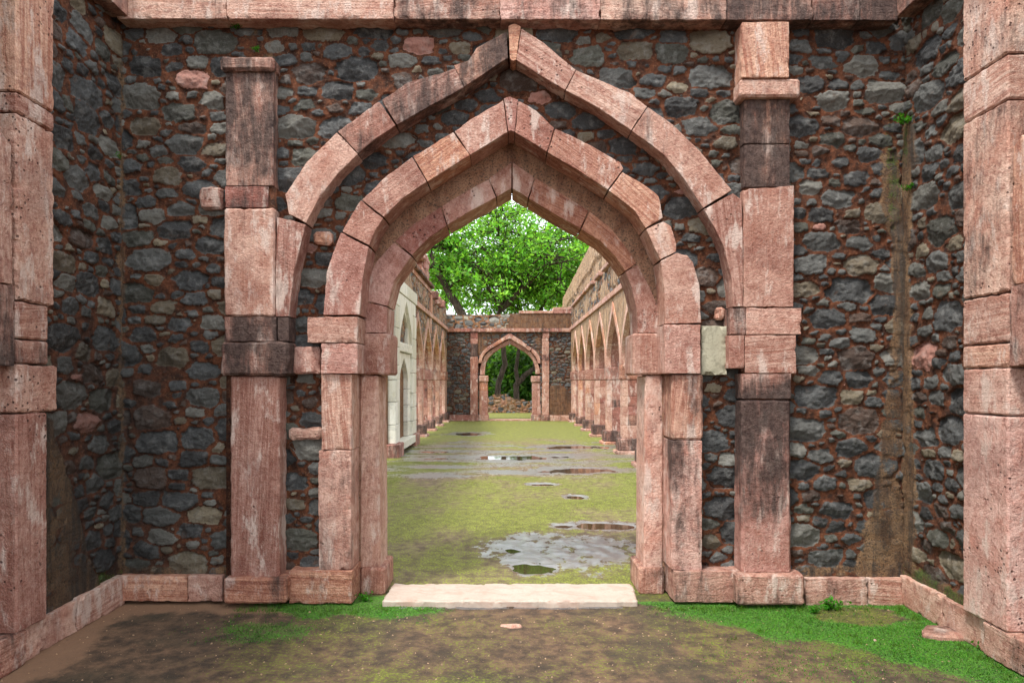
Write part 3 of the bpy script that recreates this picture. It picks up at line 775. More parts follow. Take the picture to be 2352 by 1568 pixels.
# ================================================================== THE LONG ROOFLESS HALL
def arch_pts(hw, spring, apex, n=7, bulge=.30):
    """half of a pointed arch, from springing to apex, as (offset, z)"""
    pts = []
    for i in range(n + 1):
        t = i / n
        x = hw * (1 - t ** 1.75); z = spring + (apex - spring) * (t ** .82 * (1 - .12 * math.sin(t * math.pi)) + .0)
        x += hw * .06 * math.sin(t * math.pi)
        pts.append((min(x, hw), z))
    return pts
IN_, OUT_ = arch_pts(1.0, 1.95, 3.25), arch_pts(1.13, 1.95, 3.48)
X0 = 2.48
def arcade(sgn, bays, name_label, seed, portal=None):
    rnd = random.Random(seed)
    mp = lambda u, z, d: (sgn * (X0 + d), u, z)
    w = thing('arcade_wall', name_label, 'wall', (sgn * X0, 16, 0))
    red = lambda a=.25, b=.75: rnd.uniform(a, b)
    Y0, Y1 = 5.5, 27.24
    for c in bays:
        for s in (-1, 1):
            m = []
            for k0, k1 in ((0, 3), (3, 5), (5, 7)):
                q = [(c + s * x, z) for x, z in OUT_[k0:k1 + 1]] + [(c + s * x, z) for x, z in IN_[k0:k1 + 1]][::-1]
                block('x', q, -.03, .09, mp, None, red(.85, 1.1), .0, (0, 1), res=.16, bev=.006, multi=m, rough=.004)  # pale pink front, its brighter lighting worked into the tone
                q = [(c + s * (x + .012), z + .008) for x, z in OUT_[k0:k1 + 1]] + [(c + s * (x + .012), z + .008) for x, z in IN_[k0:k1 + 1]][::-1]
                block('x', q, .09, .80, mp, None, red(.05, .4), .35, (0, 1), res=.16, bev=.006, multi=m, rough=.004)  # reddish soffit, its shade deepened through the tone
            gather('arch_ring', m, M['sand'], w)
    edges = [Y0] + [e for c in sorted(bays) for e in (c - 1.0, c + 1.0)] + [Y1]
    spans = [(edges[i], edges[i + 1]) for i in range(0, len(edges), 2) if edges[i + 1] - edges[i] > .05]
    for (a_, b_) in spans:
        if portal and a_ < 15 < b_: continue
        m = []; z = .34
        while z < 1.55:
            h = rnd.uniform(.14, .34); z1 = min(z + h, 1.62)
            if 1.62 - z1 < .1: z1 = 1.62
            cuts = [-.0, .12, .80] if rnd.random() < .5 else [0, .12, rnd.uniform(.35, .55), .80]
            for i in range(len(cuts) - 1):
                block('x', [(a_, z), (b_, z), (b_, z1), (a_, z1)], cuts[i] - .012 * rnd.random() * (i == 0), cuts[i + 1], mp, None, red(.75, 1.1) if i == 0 else red(.05, .55), rnd.uniform(.15, .55) if i else .2, (1, 0), res=.13, bev=.006, multi=m, rough=.004)  # front slice toned as lit, reveal behind it toned redder and shaded
            z = z1
        gather('pier', m, M['sand'], w)
        m = []
        block('x', [(a_ - .015, 1.62), (b_ + .015, 1.62), (b_ + .015, 1.95), (a_ - .015, 1.95)], -.035, .82, mp, None, red(.3, .6), .45, (1, 0), res=.12, bev=.02, multi=m)
        gather('impost', m, M['sand'], w)
        m = []
        block('x', [(a_ - .06, .07), (b_ + .06, .07), (b_ + .05, .34), (a_ - .05, .34)], -.10, .86, mp, None, red(.25, .5), .72, (1, 0), res=.1, bev=.02, multi=m, chip=2)
        block('x', [(a_ - .11, -.05), (b_ + .11, -.05), (b_ + .10, .075), (a_ - .10, .075)], -.16, .92, mp, None, red(.5, .8), .45, (1, 0), res=.1, bev=.02, multi=m, chip=2)
        gather('plinth', m, M['sand'], w)
    # string course
    m = []; y = Y0; side_end = Y1
    while y < side_end:
        y1 = min(y + rnd.uniform(.7, 1.3), side_end)
        block('x', [(y, 3.58), (y1, 3.58), (y1, 3.72), (y, 3.72)], -.06, .2, mp, None, red(.7, .95), .1, (1, 0), res=.12, bev=.01, multi=m); y = y1
    gather('string_course', m, M['sand'], w)
    # heart of the wall, arches cut out of its foot
    foot = [(Y0, 0)]
    for c in sorted(bays):
        h = [((a[0] + b[0]) / 2, (a[1] + b[1]) / 2) for a, b in zip(IN_, OUT_)]
        foot += [(c - 1.06, 0)] + [(c - x, z) for x, z in h] + [(c + x, z) for x, z in h[::-1]][1:] + [(c + 1.06, 0)]
    foot += [(Y1, 0)]
    top = 4.40
    core('wall_heart', [foot + [(Y1, 3.7), (Y0, 3.7)]], .04, .76, mp, w, M['hall'])
    core('wall_heart', [[(Y0, 3.7), (Y1, 3.7), (Y1, top - .12), (Y0, top - .12)]], .05, .7, mp, w, M['hall'])
    def keep(u, v):
        k = np.ones(u.shape, bool)
        for c in bays:
            h = [((a[0] + b[0]) / 2, (a[1] + b[1]) / 2) for a, b in zip(IN_, OUT_)]
            k &= ~inpoly([(c - 1.06, 0)] + [(c - x, z) for x, z in h] + [(c + x, z) for x, z in h[::-1]][1:] + [(c + 1.06, 0)], u, v)
        return k
    amt = .95 if sgn > 0 else .42
    def cov(u, v):
        n = fbm(u * .9, v * 1.5, None, seed, 3)
        p = np.clip(amt + n * .9, 0, 1.1) if sgn < 0 else np.clip(.98 + (n - .22) * 2.0 * (v > 3.72) - .15 * (n < -.1), 0, 1.1) + 0 * u
        return p, 0 * u, 0 * u + .15, .018
    rubble('wall_face', w, Y0, Y1, 1.95, 4.42, lambda u, z, d: (sgn * (X0 + .01 + d), u, z), seed, size=1.15, asp=1.5, res=.026, keep=keep, cover=cov, pal=PAL_HALL, mat=M['hall'], flip=sgn > 0, mortar_gap=1.2)
    return w, mp, rnd

bays = [7.0 + 2.3 * i for i in range(9)]
rw, mpR, rr = arcade(1, bays, 'right-hand wall of the hall, streaked ochre plaster over a row of tall pointed arches', 61)
lw, mpL, rl = arcade(-1, [6.2, 8.5, 10.8, 13.1, 18.5, 20.8, 23.1, 25.4], 'left-hand wall of the hall, patchy rubble above pink arches and a white marble portal', 71, portal=True)

# right wall: broken ledge, then the taller ragged wall behind it
m = []; y = 5.5
while y < 27.2:
    y1 = min(27.2, y + rr.uniform(.5, 1.1))
    if rr.random() < .82:
        block('x', [(y, 4.40 + rr.uniform(-.02, .02)), (y1, 4.40), (y1, 4.50), (y, 4.50 + rr.uniform(-.02, .03))], -.10, .35, mpR, None, rr.uniform(.5, .9), .45, (1, 0), res=.1, bev=.015, chip=3, rough=.015, multi=m)
    y = y1
gather('coping', m, M['sand'], rw)
topR = lambda u: 6.12 - (u - 20) * .034 + fbm(u * 1.1, u * 0 + 2, None, 5, 4) * .06 - .9 * sstep(33.6, 34.6, u)
def cov_up(u, v):
    n = fbm(u * .7, v * .8, None, 15, 4)
    line = 5.28 + .30 * n - .02 * (u - 20) + 0.5 * sstep(17, 14, u)
    p = sstep(-.05, .05, v - line) * sstep(34.3, 33.0, u) * 1.05
    p = np.maximum(p, .55 + n * .9 - sstep(4.9, 4.6, v) * .1)
    return np.clip(p, 0, 1.1), .75 * sstep(33.2, 34.4, u) * sstep(5.0, 5.5, v), .1 + 0 * u, .06 * sstep(-.05, .05, v - line)
rubble('upper_wall', rw, 8, 34.6, 4.2, 6.5, lambda u, z, d: (2.72 + d, u, z), 83, size=1.3, asp=1.3, res=.035, cover=cov_up, pal=PAL_HALL, mat=M['hall'], flip=True, relief=3.0, ragged=topR)
core('wall_heart', [[(8, 4.2), (34.5, 4.2), (34.5, 4.75), (33.4, 5.5), (20, 6.0), (8, 6.3)]], 2.78 - X0, 3.5 - X0, mpR, rw, M['hall'])
core('wall_heart', [[(27.9, 0), (34.5, 0), (34.5, 4.25), (27.9, 4.25)]], 2.78 - X0, 3.5 - X0, mpR, rw, M['hall'])
settle(rw)

# left wall: coping, broken stub of masonry, brackets
m = []; y = 5.5
while y < 21.6:
    y1 = min(21.6, y + rl.uniform(.5, 1.0))
    block('x', [(y, 4.36), (y1, 4.36), (y1, 4.49), (y, 4.49)], -.03, .3, mpL, None, rl.uniform(.6, .9), .2, (1, 0), res=.12, multi=m)
    block('x', [(y, 4.495), (y1, 4.495), (y1, 4.60), (y, 4.60)], -.13, .5, mpL, None, rl.uniform(.3, .6), .7, (1, 0), res=.1, bev=.02, chip=3, multi=m)
    y = y1
gather('coping', m, M['sand'], lw)
m = []
for c, z0, z1, a_, b_ in ((20.9, 4.6, 4.95, .35, .3), (20.8, 4.9, 5.2, .45, .38), (20.7, 5.15, 5.38, .75, .5), (19.9, 4.6, 4.9, .3, .3), (19.6, 5.1, 5.32, .5, .4)):
    block('x', [(c - a_, z0), (c + a_ * .9, z0 + .03), (c + a_ * .8, z1), (c - a_ * .9, z1 + .04)], .0, b_, mpL, None, .35, .3, (1, 0), res=.07, bev=.05, chip=6, rough=.05, multi=m)
gather('broken_masonry', m, M['sand'], lw)
m = []
for c, z0 in ((21.9, 4.36), (22.9, 4.3), (24.1, 4.33)):
    block('x', [(c - .12, z0 - .16), (c + .12, z0 - .16), (c + .14, z0 + .1), (c - .14, z0 + .1)], -.22, .4, mpL, None, .3, .5, (1, 0), res=.07, bev=.03, chip=3, multi=m)
block('x', [(21.35, 3.73), (21.75, 3.73), (21.75, 4.3), (21.35, 4.3)], -.05, .3, mpL, None, .95, .0, (0, 1), res=.1, multi=m)
block('x', [(21.38, 3.1), (21.72, 3.1), (21.72, 3.57), (21.38, 3.57)], -.03, .3, mpL, None, .9, .0, (0, 1), res=.1, multi=m)
gather('bracket_stones', m, M['sand'], lw)
rubble('parapet', lw, 21.6, 27.2, 4.3, 4.9, lambda u, z, d: (-(X0 + .03 + d), u, z), 85, size=1.2, res=.03, pal=PAL_HALL, mat=M['hall'],
       ragged=lambda u: 4.52 + fbm(u * 1.3, u * 0, None, 8, 4) * .16 - .01 * (u - 21), relief=2, cover=lambda u, v: (0 * u + .3, 0 * u, .3 + 0 * u, .03))
core('wall_heart', [[(21.6, 4.2), (27.2, 4.2), (27.2, 4.33), (21.6, 4.4)]], .06, .6, mpL, lw, M['hall'])
# marble portal set into the left wall
mm = M['marble']; pf, ps, pn = -.13, -.07, .50
m = []; c = 15.7
def mb(poly, d0, d1, along=None, **k):
    block('x', poly, d0, d1, mpL, None, rl.uniform(.35, 1), 0, along, res=.16, bev=.010, gap=.005, multi=m, mat=mm, rough=.003, chip=.4, **k)
def R4(a_, b_, z0, z1): return [(a_, z0), (b_, z0), (b_, z1), (a_, z1)]
for a_, b_ in ((14.2, 14.72), (16.68, 17.35)):
    z = .28
    while z < 3.1:
        z1 = z + rl.uniform(.28, .5)
        if z1 > 2.9: z1 = 3.2
        if rl.random() < .45: mb(R4(a_, (a_ + b_) / 2, z, z1), pf, .7); mb(R4((a_ + b_) / 2, b_, z, z1), pf, .7)
        else: mb(R4(a_, b_, z, z1), pf, .7)
        z = z1
mb(R4(14.2, 15.7, 3.50, 3.80), pf - .02, .2); mb(R4(15.7, 17.35, 3.50, 3.80), pf - .02, .2)
big = arch_pts(.98, 2.2, 3.42)
for s in (-1, 1):
    q = [(c + s * x, z) for x, z in big if z > 3.0 - 1] + [(c, 3.5), (c + s * 1.5, 3.5), (c + s * 1.5, 3.2), (c + s * .98, 3.2)]
    q = [(c + s * x, z) for x, z in big] + [(c, 3.5), (c + s * 1.5, 3.5), (c + s * 1.5, 3.2), (c + s * 1.0, 3.2), (c + s * 1.0, 2.2)]
    mb(q, pf, .2, (0, 1))
up, dn = arch_pts(.6, 2.75, 3.18), arch_pts(.6, 1.55, 2.12)
for s in (-1, 1):
    mb([(c + s * x, z) for x, z in up] + [(c, 3.44), (c + s * 1.0, 3.3), (c + s * 1.0, 2.46), (c + s * .6, 2.46)], ps, pn, (0, 1))
    mb([(c + s * x, z) for x, z in dn] + [(c, 2.24), (c + s * 1.0, 2.24), (c + s * 1.0, 1.4), (c + s * .6, 1.4)], ps, pn, (0, 1))
    z = .28
    for z1 in (.62, 1.02, 1.4): mb([(c + s * .6, z), (c + s * 1.0, z), (c + s * 1.0, z1), (c + s * .6, z1)], ps, pn); z = z1
mb(R4(c - .98, c + .98, 2.245, 2.455), ps - .05, pn)
for i in range(8):
    for j in range(2): mb(R4(c - .7 + .7 * j, c + .7 * j, .28 + .37 * i, .28 + .37 * (i + 1)), pn - .02, .75)
mb(R4(c - 1, c + 1, .1, .28), -.2, .5)
pp = gather('marble_portal', m, mm, lw); tag(pp, 'white marble portal with two pointed niches')
m = []
for a_, b_ in ((14.1, 14.8), (16.7, 17.45)):
    block('x', R4(a_, b_, -.03, .28), pf - .08, .8, mpL, None, .3, .5, (1, 0), res=.1, bev=.02, chip=2, multi=m)
gather('plinth', m, M['sand'], lw)
settle(lw)

# ------------------------------------------------------------------ end wall of the hall
YW = 27.2
def E(zx, zy): return ((zx - 810) * .003527, 1.6 + (925.4 - zy) * .003527)
def EP(pts): return [E(*p) for p in pts]
mpE = lambda u, z, d: (u, YW + d, z)
ew = thing('end_wall', 'far end wall of the hall with one smaller pointed doorway and broken top', 'wall', (0, YW, 0))
re_ = random.Random(5)
def eb(name, x0, y0, x1, y1, d0=-.04, d1=.3, tone=.5, stain=.25, along=None, **k):
    return block(name, EP([(x0, y0), (x1, y0), (x1, y1), (x0, y1)]), d0, d1, mpE, ew, tone, stain, along, res=.12, **k)
EA1 = [([(462, 730), (478, 650), (520, 590), (560, 552)], [(500, 722), (515, 660), (548, 610), (588, 578)], .7),
       ([(561, 551), (590, 528), (620, 515)], [(589, 577), (610, 560), (636, 549)], .4),
       ([(621, 514), (700, 465), (762, 425)], [(637, 548), (700, 510), (768, 470)], .6),
       ([(763, 424), (790, 405), (818, 392)], [(769, 469), (790, 458), (820, 452)], .55),
       ([(819, 392), (835, 396), (858, 415)], [(821, 452), (826, 452), (836, 460)], .35),
       ([(859, 416), (930, 460), (1012, 518)], [(837, 461), (910, 505), (996, 552)], .7),
       ([(1014, 530), (1040, 540), (1062, 560), (1058, 580)], [(998, 556), (1015, 572), (1045, 592)], .5),
       ([(1068, 560), (1110, 590), (1150, 640), (1162, 680), (1164, 730)], [(1062, 600), (1090, 628), (1115, 665), (1130, 700), (1136, 730)], .75)]
for outer, inner, t_ in EA1:
    o_, i_ = EP(outer), EP(inner)
    block('voussoir', o_ + i_[::-1], -.05, .12, mpE, ew, t_, .12, (o_[-1][0] - o_[0][0], o_[-1][1] - o_[0][1]), res=.08)
EA2 = [([(480, 860), (482, 790), (500, 725)], [(533, 860), (538, 780), (552, 715)], .75),
       ([(501, 724), (530, 650), (590, 590)], [(553, 714), (580, 665), (630, 615)], .55),
       ([(591, 589), (700, 515), (822, 452)], [(631, 614), (720, 553), (822, 508)], .35),
       ([(823, 452), (930, 510), (1010, 560)], [(823, 508), (900, 548), (985, 595)], .35),
       ([(1011, 561), (1070, 610), (1115, 680), (1136, 730)], [(986, 596), (1050, 650), (1085, 700), (1100, 740)], .5),
       ([(1137, 731), (1158, 790), (1160, 848)], [(1101, 741), (1112, 790), (1112, 848)], .7)]
for outer, inner, t_ in EA2:
    o_, i_ = EP(outer), EP(inner)
    block('voussoir', o_ + i_[::-1], .06, .55, mpE, ew, t_, .1, (o_[-1][0] - o_[0][0], o_[-1][1] - o_[0][1]), res=.1)
for x0, y0, x1, y1, t_, s_ in ((376, 383, 458, 450, .12, .3), (376, 451, 458, 510, .5, .1), (378, 511, 456, 655, .6, .75), (374, 656, 458, 845, .22, .2), (374, 846, 458, 905, .35, .4), (374, 906, 458, 1310, .2, .25),
                               (1190, 383, 1264, 445, .3, .2), (1184, 446, 1258, 480, .75, .45), (1184, 481, 1262, 635, .7, .1), (1184, 636, 1262, 700, .4, .5), (1184, 701, 1264, 940, .5, .3), (1182, 941, 1262, 1062, .6, .1), (1182, 1063, 1262, 1310, .65, .25)):
    eb('pilaster_block', x0, y0, x1, y1, -.05, .3, t_, s_)
eb('pilaster_base', 362, 1311, 468, 1384, -.09, .3, .3, .4); eb('pilaster_base', 1175, 1311, 1268, 1384, -.09, .3, .45, .5)
for x0, x1, t_ in ((120, 361, .25),): eb('kerb_stone', x0, 1311, x1, 1386, -.04, .3, t_, .2)
for x0, x1 in ((1269, 1312), (1313, 1395), (1396, 1520)): eb('kerb_stone', x0, 1315, x1, 1386, -.04, .3, .8, .1)
for x0, x1, t_, s_ in ((100, 265, .4, .3), (266, 380, .15, .3), (381, 540, .2, .5), (541, 660, .45, .2), (661, 832, .25, .5), (834, 1000, .4, .3), (1001, 1170, .35, .4), (1171, 1270, .3, .6), (1271, 1405, .3, .45), (1406, 1530, .85, .1)):
    eb('string_course_stone', x0, 336, x1, 376, -.09, .3, t_, s_, (1, 0))
eb('impost', 468, 868, 576, 936, .03, .58, .6, .35, bev=.025); eb('impost', 1062, 872, 1172, 942, .03, .58, .72, .4, bev=.025)
eb('jamb_stone', 472, 937, 568, 1038, .07, .56, .55, .1, (0, 1)); eb('jamb_stone', 472, 1039, 500, 1310, .07, .56, .7, .1, (0, 1)); eb('jamb_stone', 501, 1039, 569, 1310, .07, .56, .35, .1, (0, 1))
eb('jamb_stone', 1074, 943, 1170, 1035, .07, .56, .5, .3, (0, 1)); eb('jamb_stone', 1074, 1036, 1130, 1310, .07, .56, .3, .2, (0, 1)); eb('jamb_stone', 1131, 1036, 1176, 1310, .07, .56, .72, .1, (0, 1))
eb('jamb_foot', 470, 1311, 580, 1384, 0, .6, .6, .3); eb('jamb_foot', 1062, 1311, 1174, 1384, 0, .6, .5, .5)
eb('door_sill', 578, 1366, 1064, 1386, .05, .6, .6, .3)
for x0, y0, x1, y1, t_ in ((925, 138, 1090, 168, .8), (1091, 138, 1308, 166, .65), (1309, 98, 1512, 130, .75), (1311, 131, 1512, 168, .2)):
    eb('coping_slab', x0, y0, x1, y1, -.08, .55, t_, .25, (1, 0), chip=2)
hE = EP([(470, 1400), (470, 860), (470, 730), (500, 640), (600, 555), (822, 428), (1000, 530), (1110, 610), (1160, 730), (1168, 1400)])
def cov_end(u, v):
    n = fbm(u * 1.6, v * 1.6, None, 91, 3)
    xl, xr = E(455, 0)[0], E(1190, 0)[0]
    p = .50 * (u > xl) * (u < xr) * (v > 2.3)
    pr = sstep(.1, -.1, np.hypot((u - 1.95) / .62, (v - .35) / 1.05) - .95 + .25 * n)
    pr = np.maximum(pr, sstep(.35, .1, v - .1 - .25 * (u < -2.2)) * (u > 0))
    p = np.maximum(p + n * .5 * (p > 0), pr)
    return p, 0 * u, .1 + .35 * (v < 3.4) * (np.abs(u) > 1.3), .02
rubble('rubble_face', ew, -2.5, 2.52, .0, 3.56, lambda u, z, d: (u, YW + .02 + d, z), 93, size=.95, res=.022, hole=hE, cover=cov_end, mat=M['brownplaster'],
       pal=[((.05, .052, .055), 5), ((.09, .085, .075), 4), ((.15, .13, .09), 1.5), ((.10, .06, .04), 1)])
rubble('upper_rubble', ew, -2.5, .05, 3.66, 4.4, lambda u, z, d: (u, YW + d, z), 95, size=1.35, asp=1.5, res=.022, pal=PAL_PALE, mat=M['hall'],
       ragged=lambda u: 4.225 + fbm(u * 2.5, u * 0, None, 4, 3) * .04)
rubble('upper_plaster', ew, -.12, 2.52, 3.66, 4.27, lambda u, z, d: (u, YW - .03 + d, z), 96, size=1.3, res=.022, mat=M['brownplaster'], keep=lambda u, v: u > -.02 + .10 * fbm(v * 6, v * 0, None, 2, 2) - .12 * (v < 3.85),
       cover=lambda u, v: (1.0 + 0 * u, .0 * u, .35 * sstep(.9, 2, u), .012))
inner_mid = EP([(505, 1400), (505, 865), (520, 780), (560, 690), (620, 600), (822, 485), (1010, 585), (1090, 690), (1130, 780), (1135, 865), (1135, 1400)])
core('wall_heart', [[(-3.2, 0), (-3.2, 3.68), (3.3, 3.68), (3.3, 0)] + inner_mid[::-1]], .22, .52, mpE, ew, M['brownplaster'])
core('wall_heart', [[(-3.2, 3.66), (3.3, 3.66), (3.3, 4.25), (-.05, 4.25), (-.05, 4.17), (-3.2, 4.17)]], .05, .52, mpE, ew, M['brownplaster'])
settle(ew)

# low broken wall in the yard behind
lowp = [(PX(1004.5 + a_ / 4.92, 33.9), PZ(686 + b_ / 4.92, 33.9)) for a_, b_ in ((300, 1150), (560, 1115), (600, 1105), (640, 1080), (800, 1078), (835, 1112), (880, 1138), (960, 1132), (1010, 1150), (1080, 1152), (1500, 1160))]
lx, lz = [p[0] for p in lowp], [p[1] for p in lowp]
lw2 = thing('low_wall', 'low broken rubble wall seen through the far doorway', 'wall', (0, 33.9, 0))
rubble('rubble_face', lw2, lx[0], lx[-1], -.02, 1.2, lambda u, z, d: (u, 33.9 + d, z), 97, size=1.5, asp=1.3, res=.03, pal=PAL_RED, mat=M['hall'],
       ragged=lambda u: np.interp(u, lx, lz) + fbm(u * 6, u * 0, None, 6, 2) * .03)
core('wall_heart', [[(lx[0], 0), (lx[-1], 0)] + [(a_, b_ - .04) for a_, b_ in zip(lx, lz)][::-1]], .03, .5, lambda u, z, d: (u, 33.9 + d, z), lw2, M['hall'])
settle(lw2)

# ================================================================== GROUND, PUDDLES, MOSS
def YG(y): return EYE * FPX / (y - HY)
pud = []     # x, y, half width, half depth, depth
for x, y, hw, hh, dp in ((1375, 1207, 105, 11, .030), (1228, 1303, 62, 16, .030), (1180, 1263, 24, 7, .024), (1320, 1140, 32, 6, .024), (1245, 1111, 38, 4, .022),
                         (1340, 1079, 105, 8, .026), (1190, 1050, 150, 7, .024), (1075, 996, 48, 4, .028), (1320, 1026, 110, 5, .024), (985, 1036, 90, 4, .022), (1190, 1348 + 46, 250, 3, .020), (1000, 1052, 60, 3, .022), (1300, 1345, 60, 3, .018)):
    Y = YG(y); k_ = .72 if y > 1100 else .85; pud.append((PX(x, Y), Y, k_ * hw / FPX * Y, k_ * (YG(y - hh) - YG(y + hh)) / 2, dp * .7))
speck = (PX(1290, YG(1265)), YG(1262), 205 / FPX * YG(1262), (YG(1215) - YG(1320)) / 2)
def gheight(x, y, wobble=True):
    h = fbm(x * 2.2, y * 2.2, None, 201, 4) * .007 + fbm(x * 14, y * 14, None, 202, 4) * .0055
    wob = fbm(x * 4, y * 2.5, None, 203, 5) * .8
    wet = np.zeros_like(x)
    for px, py, a_, b_, dp in pud:
        r = np.hypot((x - px) / a_, (y - py) / b_) + wob
        h = h - dp * sstep(1.25, .55, r); wet = np.maximum(wet, sstep(2.2, .8, r + .8 * fbm(x * 7, y * 4, None, 213, 3)) * .75)
    r = np.hypot((x - speck[0]) / speck[2], (y - speck[1]) / speck[3]) + wob * .6
    f = sstep(1.15, .7, r)
    h = h - f * (.004 + .010 * np.clip(fbm(x * 12, y * 7, None, 207, 5) + .05, -1, 1) * 2)
    wet = np.maximum(wet, sstep(1.3, .6, r) * (.72 + .9 * fbm(x * 9, y * 5, None, 211, 5)))
    # the broad damp belt across the middle of the hall
    belt = sstep(10.6, 11.6, y + .5 * wob) * sstep(19.5, 16.5, y + 2 * wob)
    wet = np.maximum(wet, belt * (.40 + 1.4 * fbm(x * .8, y * 2.2, None, 209, 5)))
    return h, wet
def vivid(x, y):
    n = fbm(x * 3, y * 3, None, 221, 4)
    v = sstep(-.30, .28, y - (4.86 - (x - .85) * .74) + .34 * n + .12 * fbm(x * 12, y * 12, None, 225, 3)) * sstep(.8, 1.05, x + .15 * n) * sstep(5.0, 4.9, y)
    v = v * (1 - .8 * sstep(.30, .18, np.hypot((x - 2.35) * .8, (y - 4.66) * 1.3) + .16 * fbm(x * 7, y * 7, None, 227, 4)))
    l = sstep(.95, .2, np.hypot((x + 1.15) / .9, (y - 4.85) / .42) + .6 * n) * sstep(5.2, 5.0, y)
    l = np.maximum(l, .55 * sstep(1.0, .3, np.hypot((x + 1.6) / .55, (y - 4.38) / .28) + .6 * n))
    r2 = .35 * sstep(.8, 1.6, x + .4 * n) * sstep(4.6, 3.9, y) * sstep(3.0, 3.5, y)
    return np.clip(np.maximum(np.maximum(v, l), r2), 0, 1)
def axis(parts):
    out = []
    for a_, b_, s in parts: out += list(np.arange(a_, b_, s))
    return np.array(out + [parts[-1][1]])
gx = axis([(-400, -60, 60), (-60, -8, 6), (-8, -3.2, .4), (-3.2, 3.2, .028), (3.2, 8, .4), (8, 60, 6), (60, 400, 60)])
gy = axis([(-120, -8, 20), (-8, 2.8, .6), (2.8, 7.0, .022), (7.0, 11, .035), (11, 20, .06), (20, 36, .15), (36, 60, 2), (60, 600, 60)])
GX, GY = np.meshgrid(gx, gy); x, y = GX.ravel(), GY.ravel()
h, wet = gheight(x, y)
inside = (np.abs(x) < 3.3) & (y > 2) & (y < 40)
h = np.where(inside, h, 0) - np.where((y < 4.9) & inside, 0.0, 0)
n1 = fbm(x * .9, y * .9, None, 231, 4); n2 = fbm(x * 3.5, y * 2, None, 232, 3)
moss = np.where(y > 5.1, .72 + .5 * n1 + .25 * n2, .20 + .5 * n1 + .25 * n2 + .28 * sstep(1.6, .4, np.hypot((x + 1.0) / 1.1, (y - 4.2) / .8)) + .35 * sstep(.2, 1.2, x) * sstep(3.4, 4.0, y))
moss = moss * (1 - .75 * np.clip(wet, 0, 1)) + .35 * sstep(1.5, 2.3, np.abs(x)) * (y > 8) * (y < 27)
moss = np.where(y > 19, np.maximum(moss, .75), moss)
moss = np.where(y < 5.1, moss * sstep(-2.6, -1.2, x), moss)
viv = np.where(y < 5.3, vivid(x, y), .12 * (y > 18))
tan = sstep(.55, .12, (x + 2.81) + .25 * n2 + .25 * n1) * (y < 5) + sstep(.35, .05, 4.9 - y + .15 * n2) * (y < 5) * (x < -.9)
tan = np.maximum(tan, .42 * sstep(.0, .5, fbm(x * 2.4, y * 3.0, None, 241, 4)) * (y < 4.9))
damp = sstep(-.05, .35, fbm(x * 1.3 + 3, y * 1.8, None, 243, 4) + .25 * sstep(1.0, .3, np.abs(x + 1.7))) * (y < 5)
front = sstep(5.25, 5.15, y)
gm = np.stack([np.clip(moss, 0, 1), np.clip(wet, 0, 1), viv, front], 1)
I = np.arange(len(x)).reshape(GX.shape)
F = np.stack([I[:-1, :-1], I[:-1, 1:], I[1:, 1:], I[1:, :-1]], -1).reshape(-1, 4)
g = np_mesh('ground', np.stack([x, y, h], 1), F, M['ground'], None, True, {'gmask': gm, 'gtone': np.stack([np.clip(tan, 0, 1), damp, 0 * x, 0 * x], 1)}); tag(g, kind='structure')
allp = pud + [(speck[0], speck[1], speck[2], speck[3], 0)]
for pi_, (px, py, a_, b_, dp) in enumerate(allp):
    a_, b_ = a_ * 1.5, b_ * 1.5
    vs = [(px, py, -.0100 - .0005 * pi_)] + [(px + a_ * math.cos(t), py + b_ * math.sin(t), -.0100 - .0005 * pi_) for t in np.linspace(0, 2 * math.pi, 33)[:-1]]
    me = bpy.data.meshes.new('puddle'); me.from_pydata(vs, [], [(0, 1 + i, 1 + (i + 1) % 32) for i in range(32)]); me.materials.append(M['water'])
    o = bpy.data.objects.new('puddle', me); C.objects.link(o); tag(o, kind='structure')

rng = np.random.RandomState(3)
def blades(name, x, y, z, hgt, wid, col, mat):
    n = len(x); a_ = rng.rand(n) * 6.283; lean = rng.normal(0, .5, (n, 2)) * hgt[:, None]
    dx, dy = np.cos(a_) * wid, np.sin(a_) * wid
    v = np.stack([np.stack([x - dx, y - dy, z], 1), np.stack([x + dx, y + dy, z], 1), np.stack([x + lean[:, 0], y + lean[:, 1], z + hgt], 1)], 1).reshape(-1, 3)
    f = np.arange(3 * n).reshape(n, 3)
    return np_mesh(name, v, f, mat, None, False, {'lcol': np.repeat(col, 3, 0)})
def scatter(n, x0, x1, y0, y1, prob):
    x = rng.uniform(x0, x1, n); y = rng.uniform(y0, y1, n); p = prob(x, y); k = rng.rand(n) < p
    return x[k], y[k]
bx, by = scatter(170000, -2.8, 2.8, 3.3, 4.9, lambda x, y: np.clip(vivid(x, y) * 1.1 + .6 * fbm(x * 14, y * 14, None, 5, 2) * (vivid(x, y) > .1), 0, 1) ** 1.4)
n = len(bx); kk = .45 + .75 * np.clip(.5 + fbm(bx * 5, by * 5, None, 7, 4), 0, 1); col = np.stack([(.025 + .055 * rng.rand(n)) * kk, (.10 + .16 * rng.rand(n)) * kk, .004 + .006 * rng.rand(n)], 1)
hz = gheight(bx, by)[0]
tx, ty = [], []
for k_ in range(150):                                  # taller wisps along the foot of the kerbs
    s_ = rng.rand()
    if s_ < .35: cx_, cy_ = rng.uniform(.95, 2.75), 4.80 - abs(rng.normal()) * .05
    elif s_ < .6: cx_, cy_ = rng.uniform(-1.9, -.85), 4.77 - abs(rng.normal()) * .05
    elif s_ < .85: cx_, cy_ = 2.76 - abs(rng.normal()) * .05, rng.uniform(3.6, 4.8)
    else: cx_, cy_ = rng.uniform(1.2, 2.7), rng.uniform(4.0, 4.7)
    m_ = rng.randint(6, 26); tx.append(cx_ + rng.normal(size=m_) * .014); ty.append(cy_ + rng.normal(size=m_) * .010)
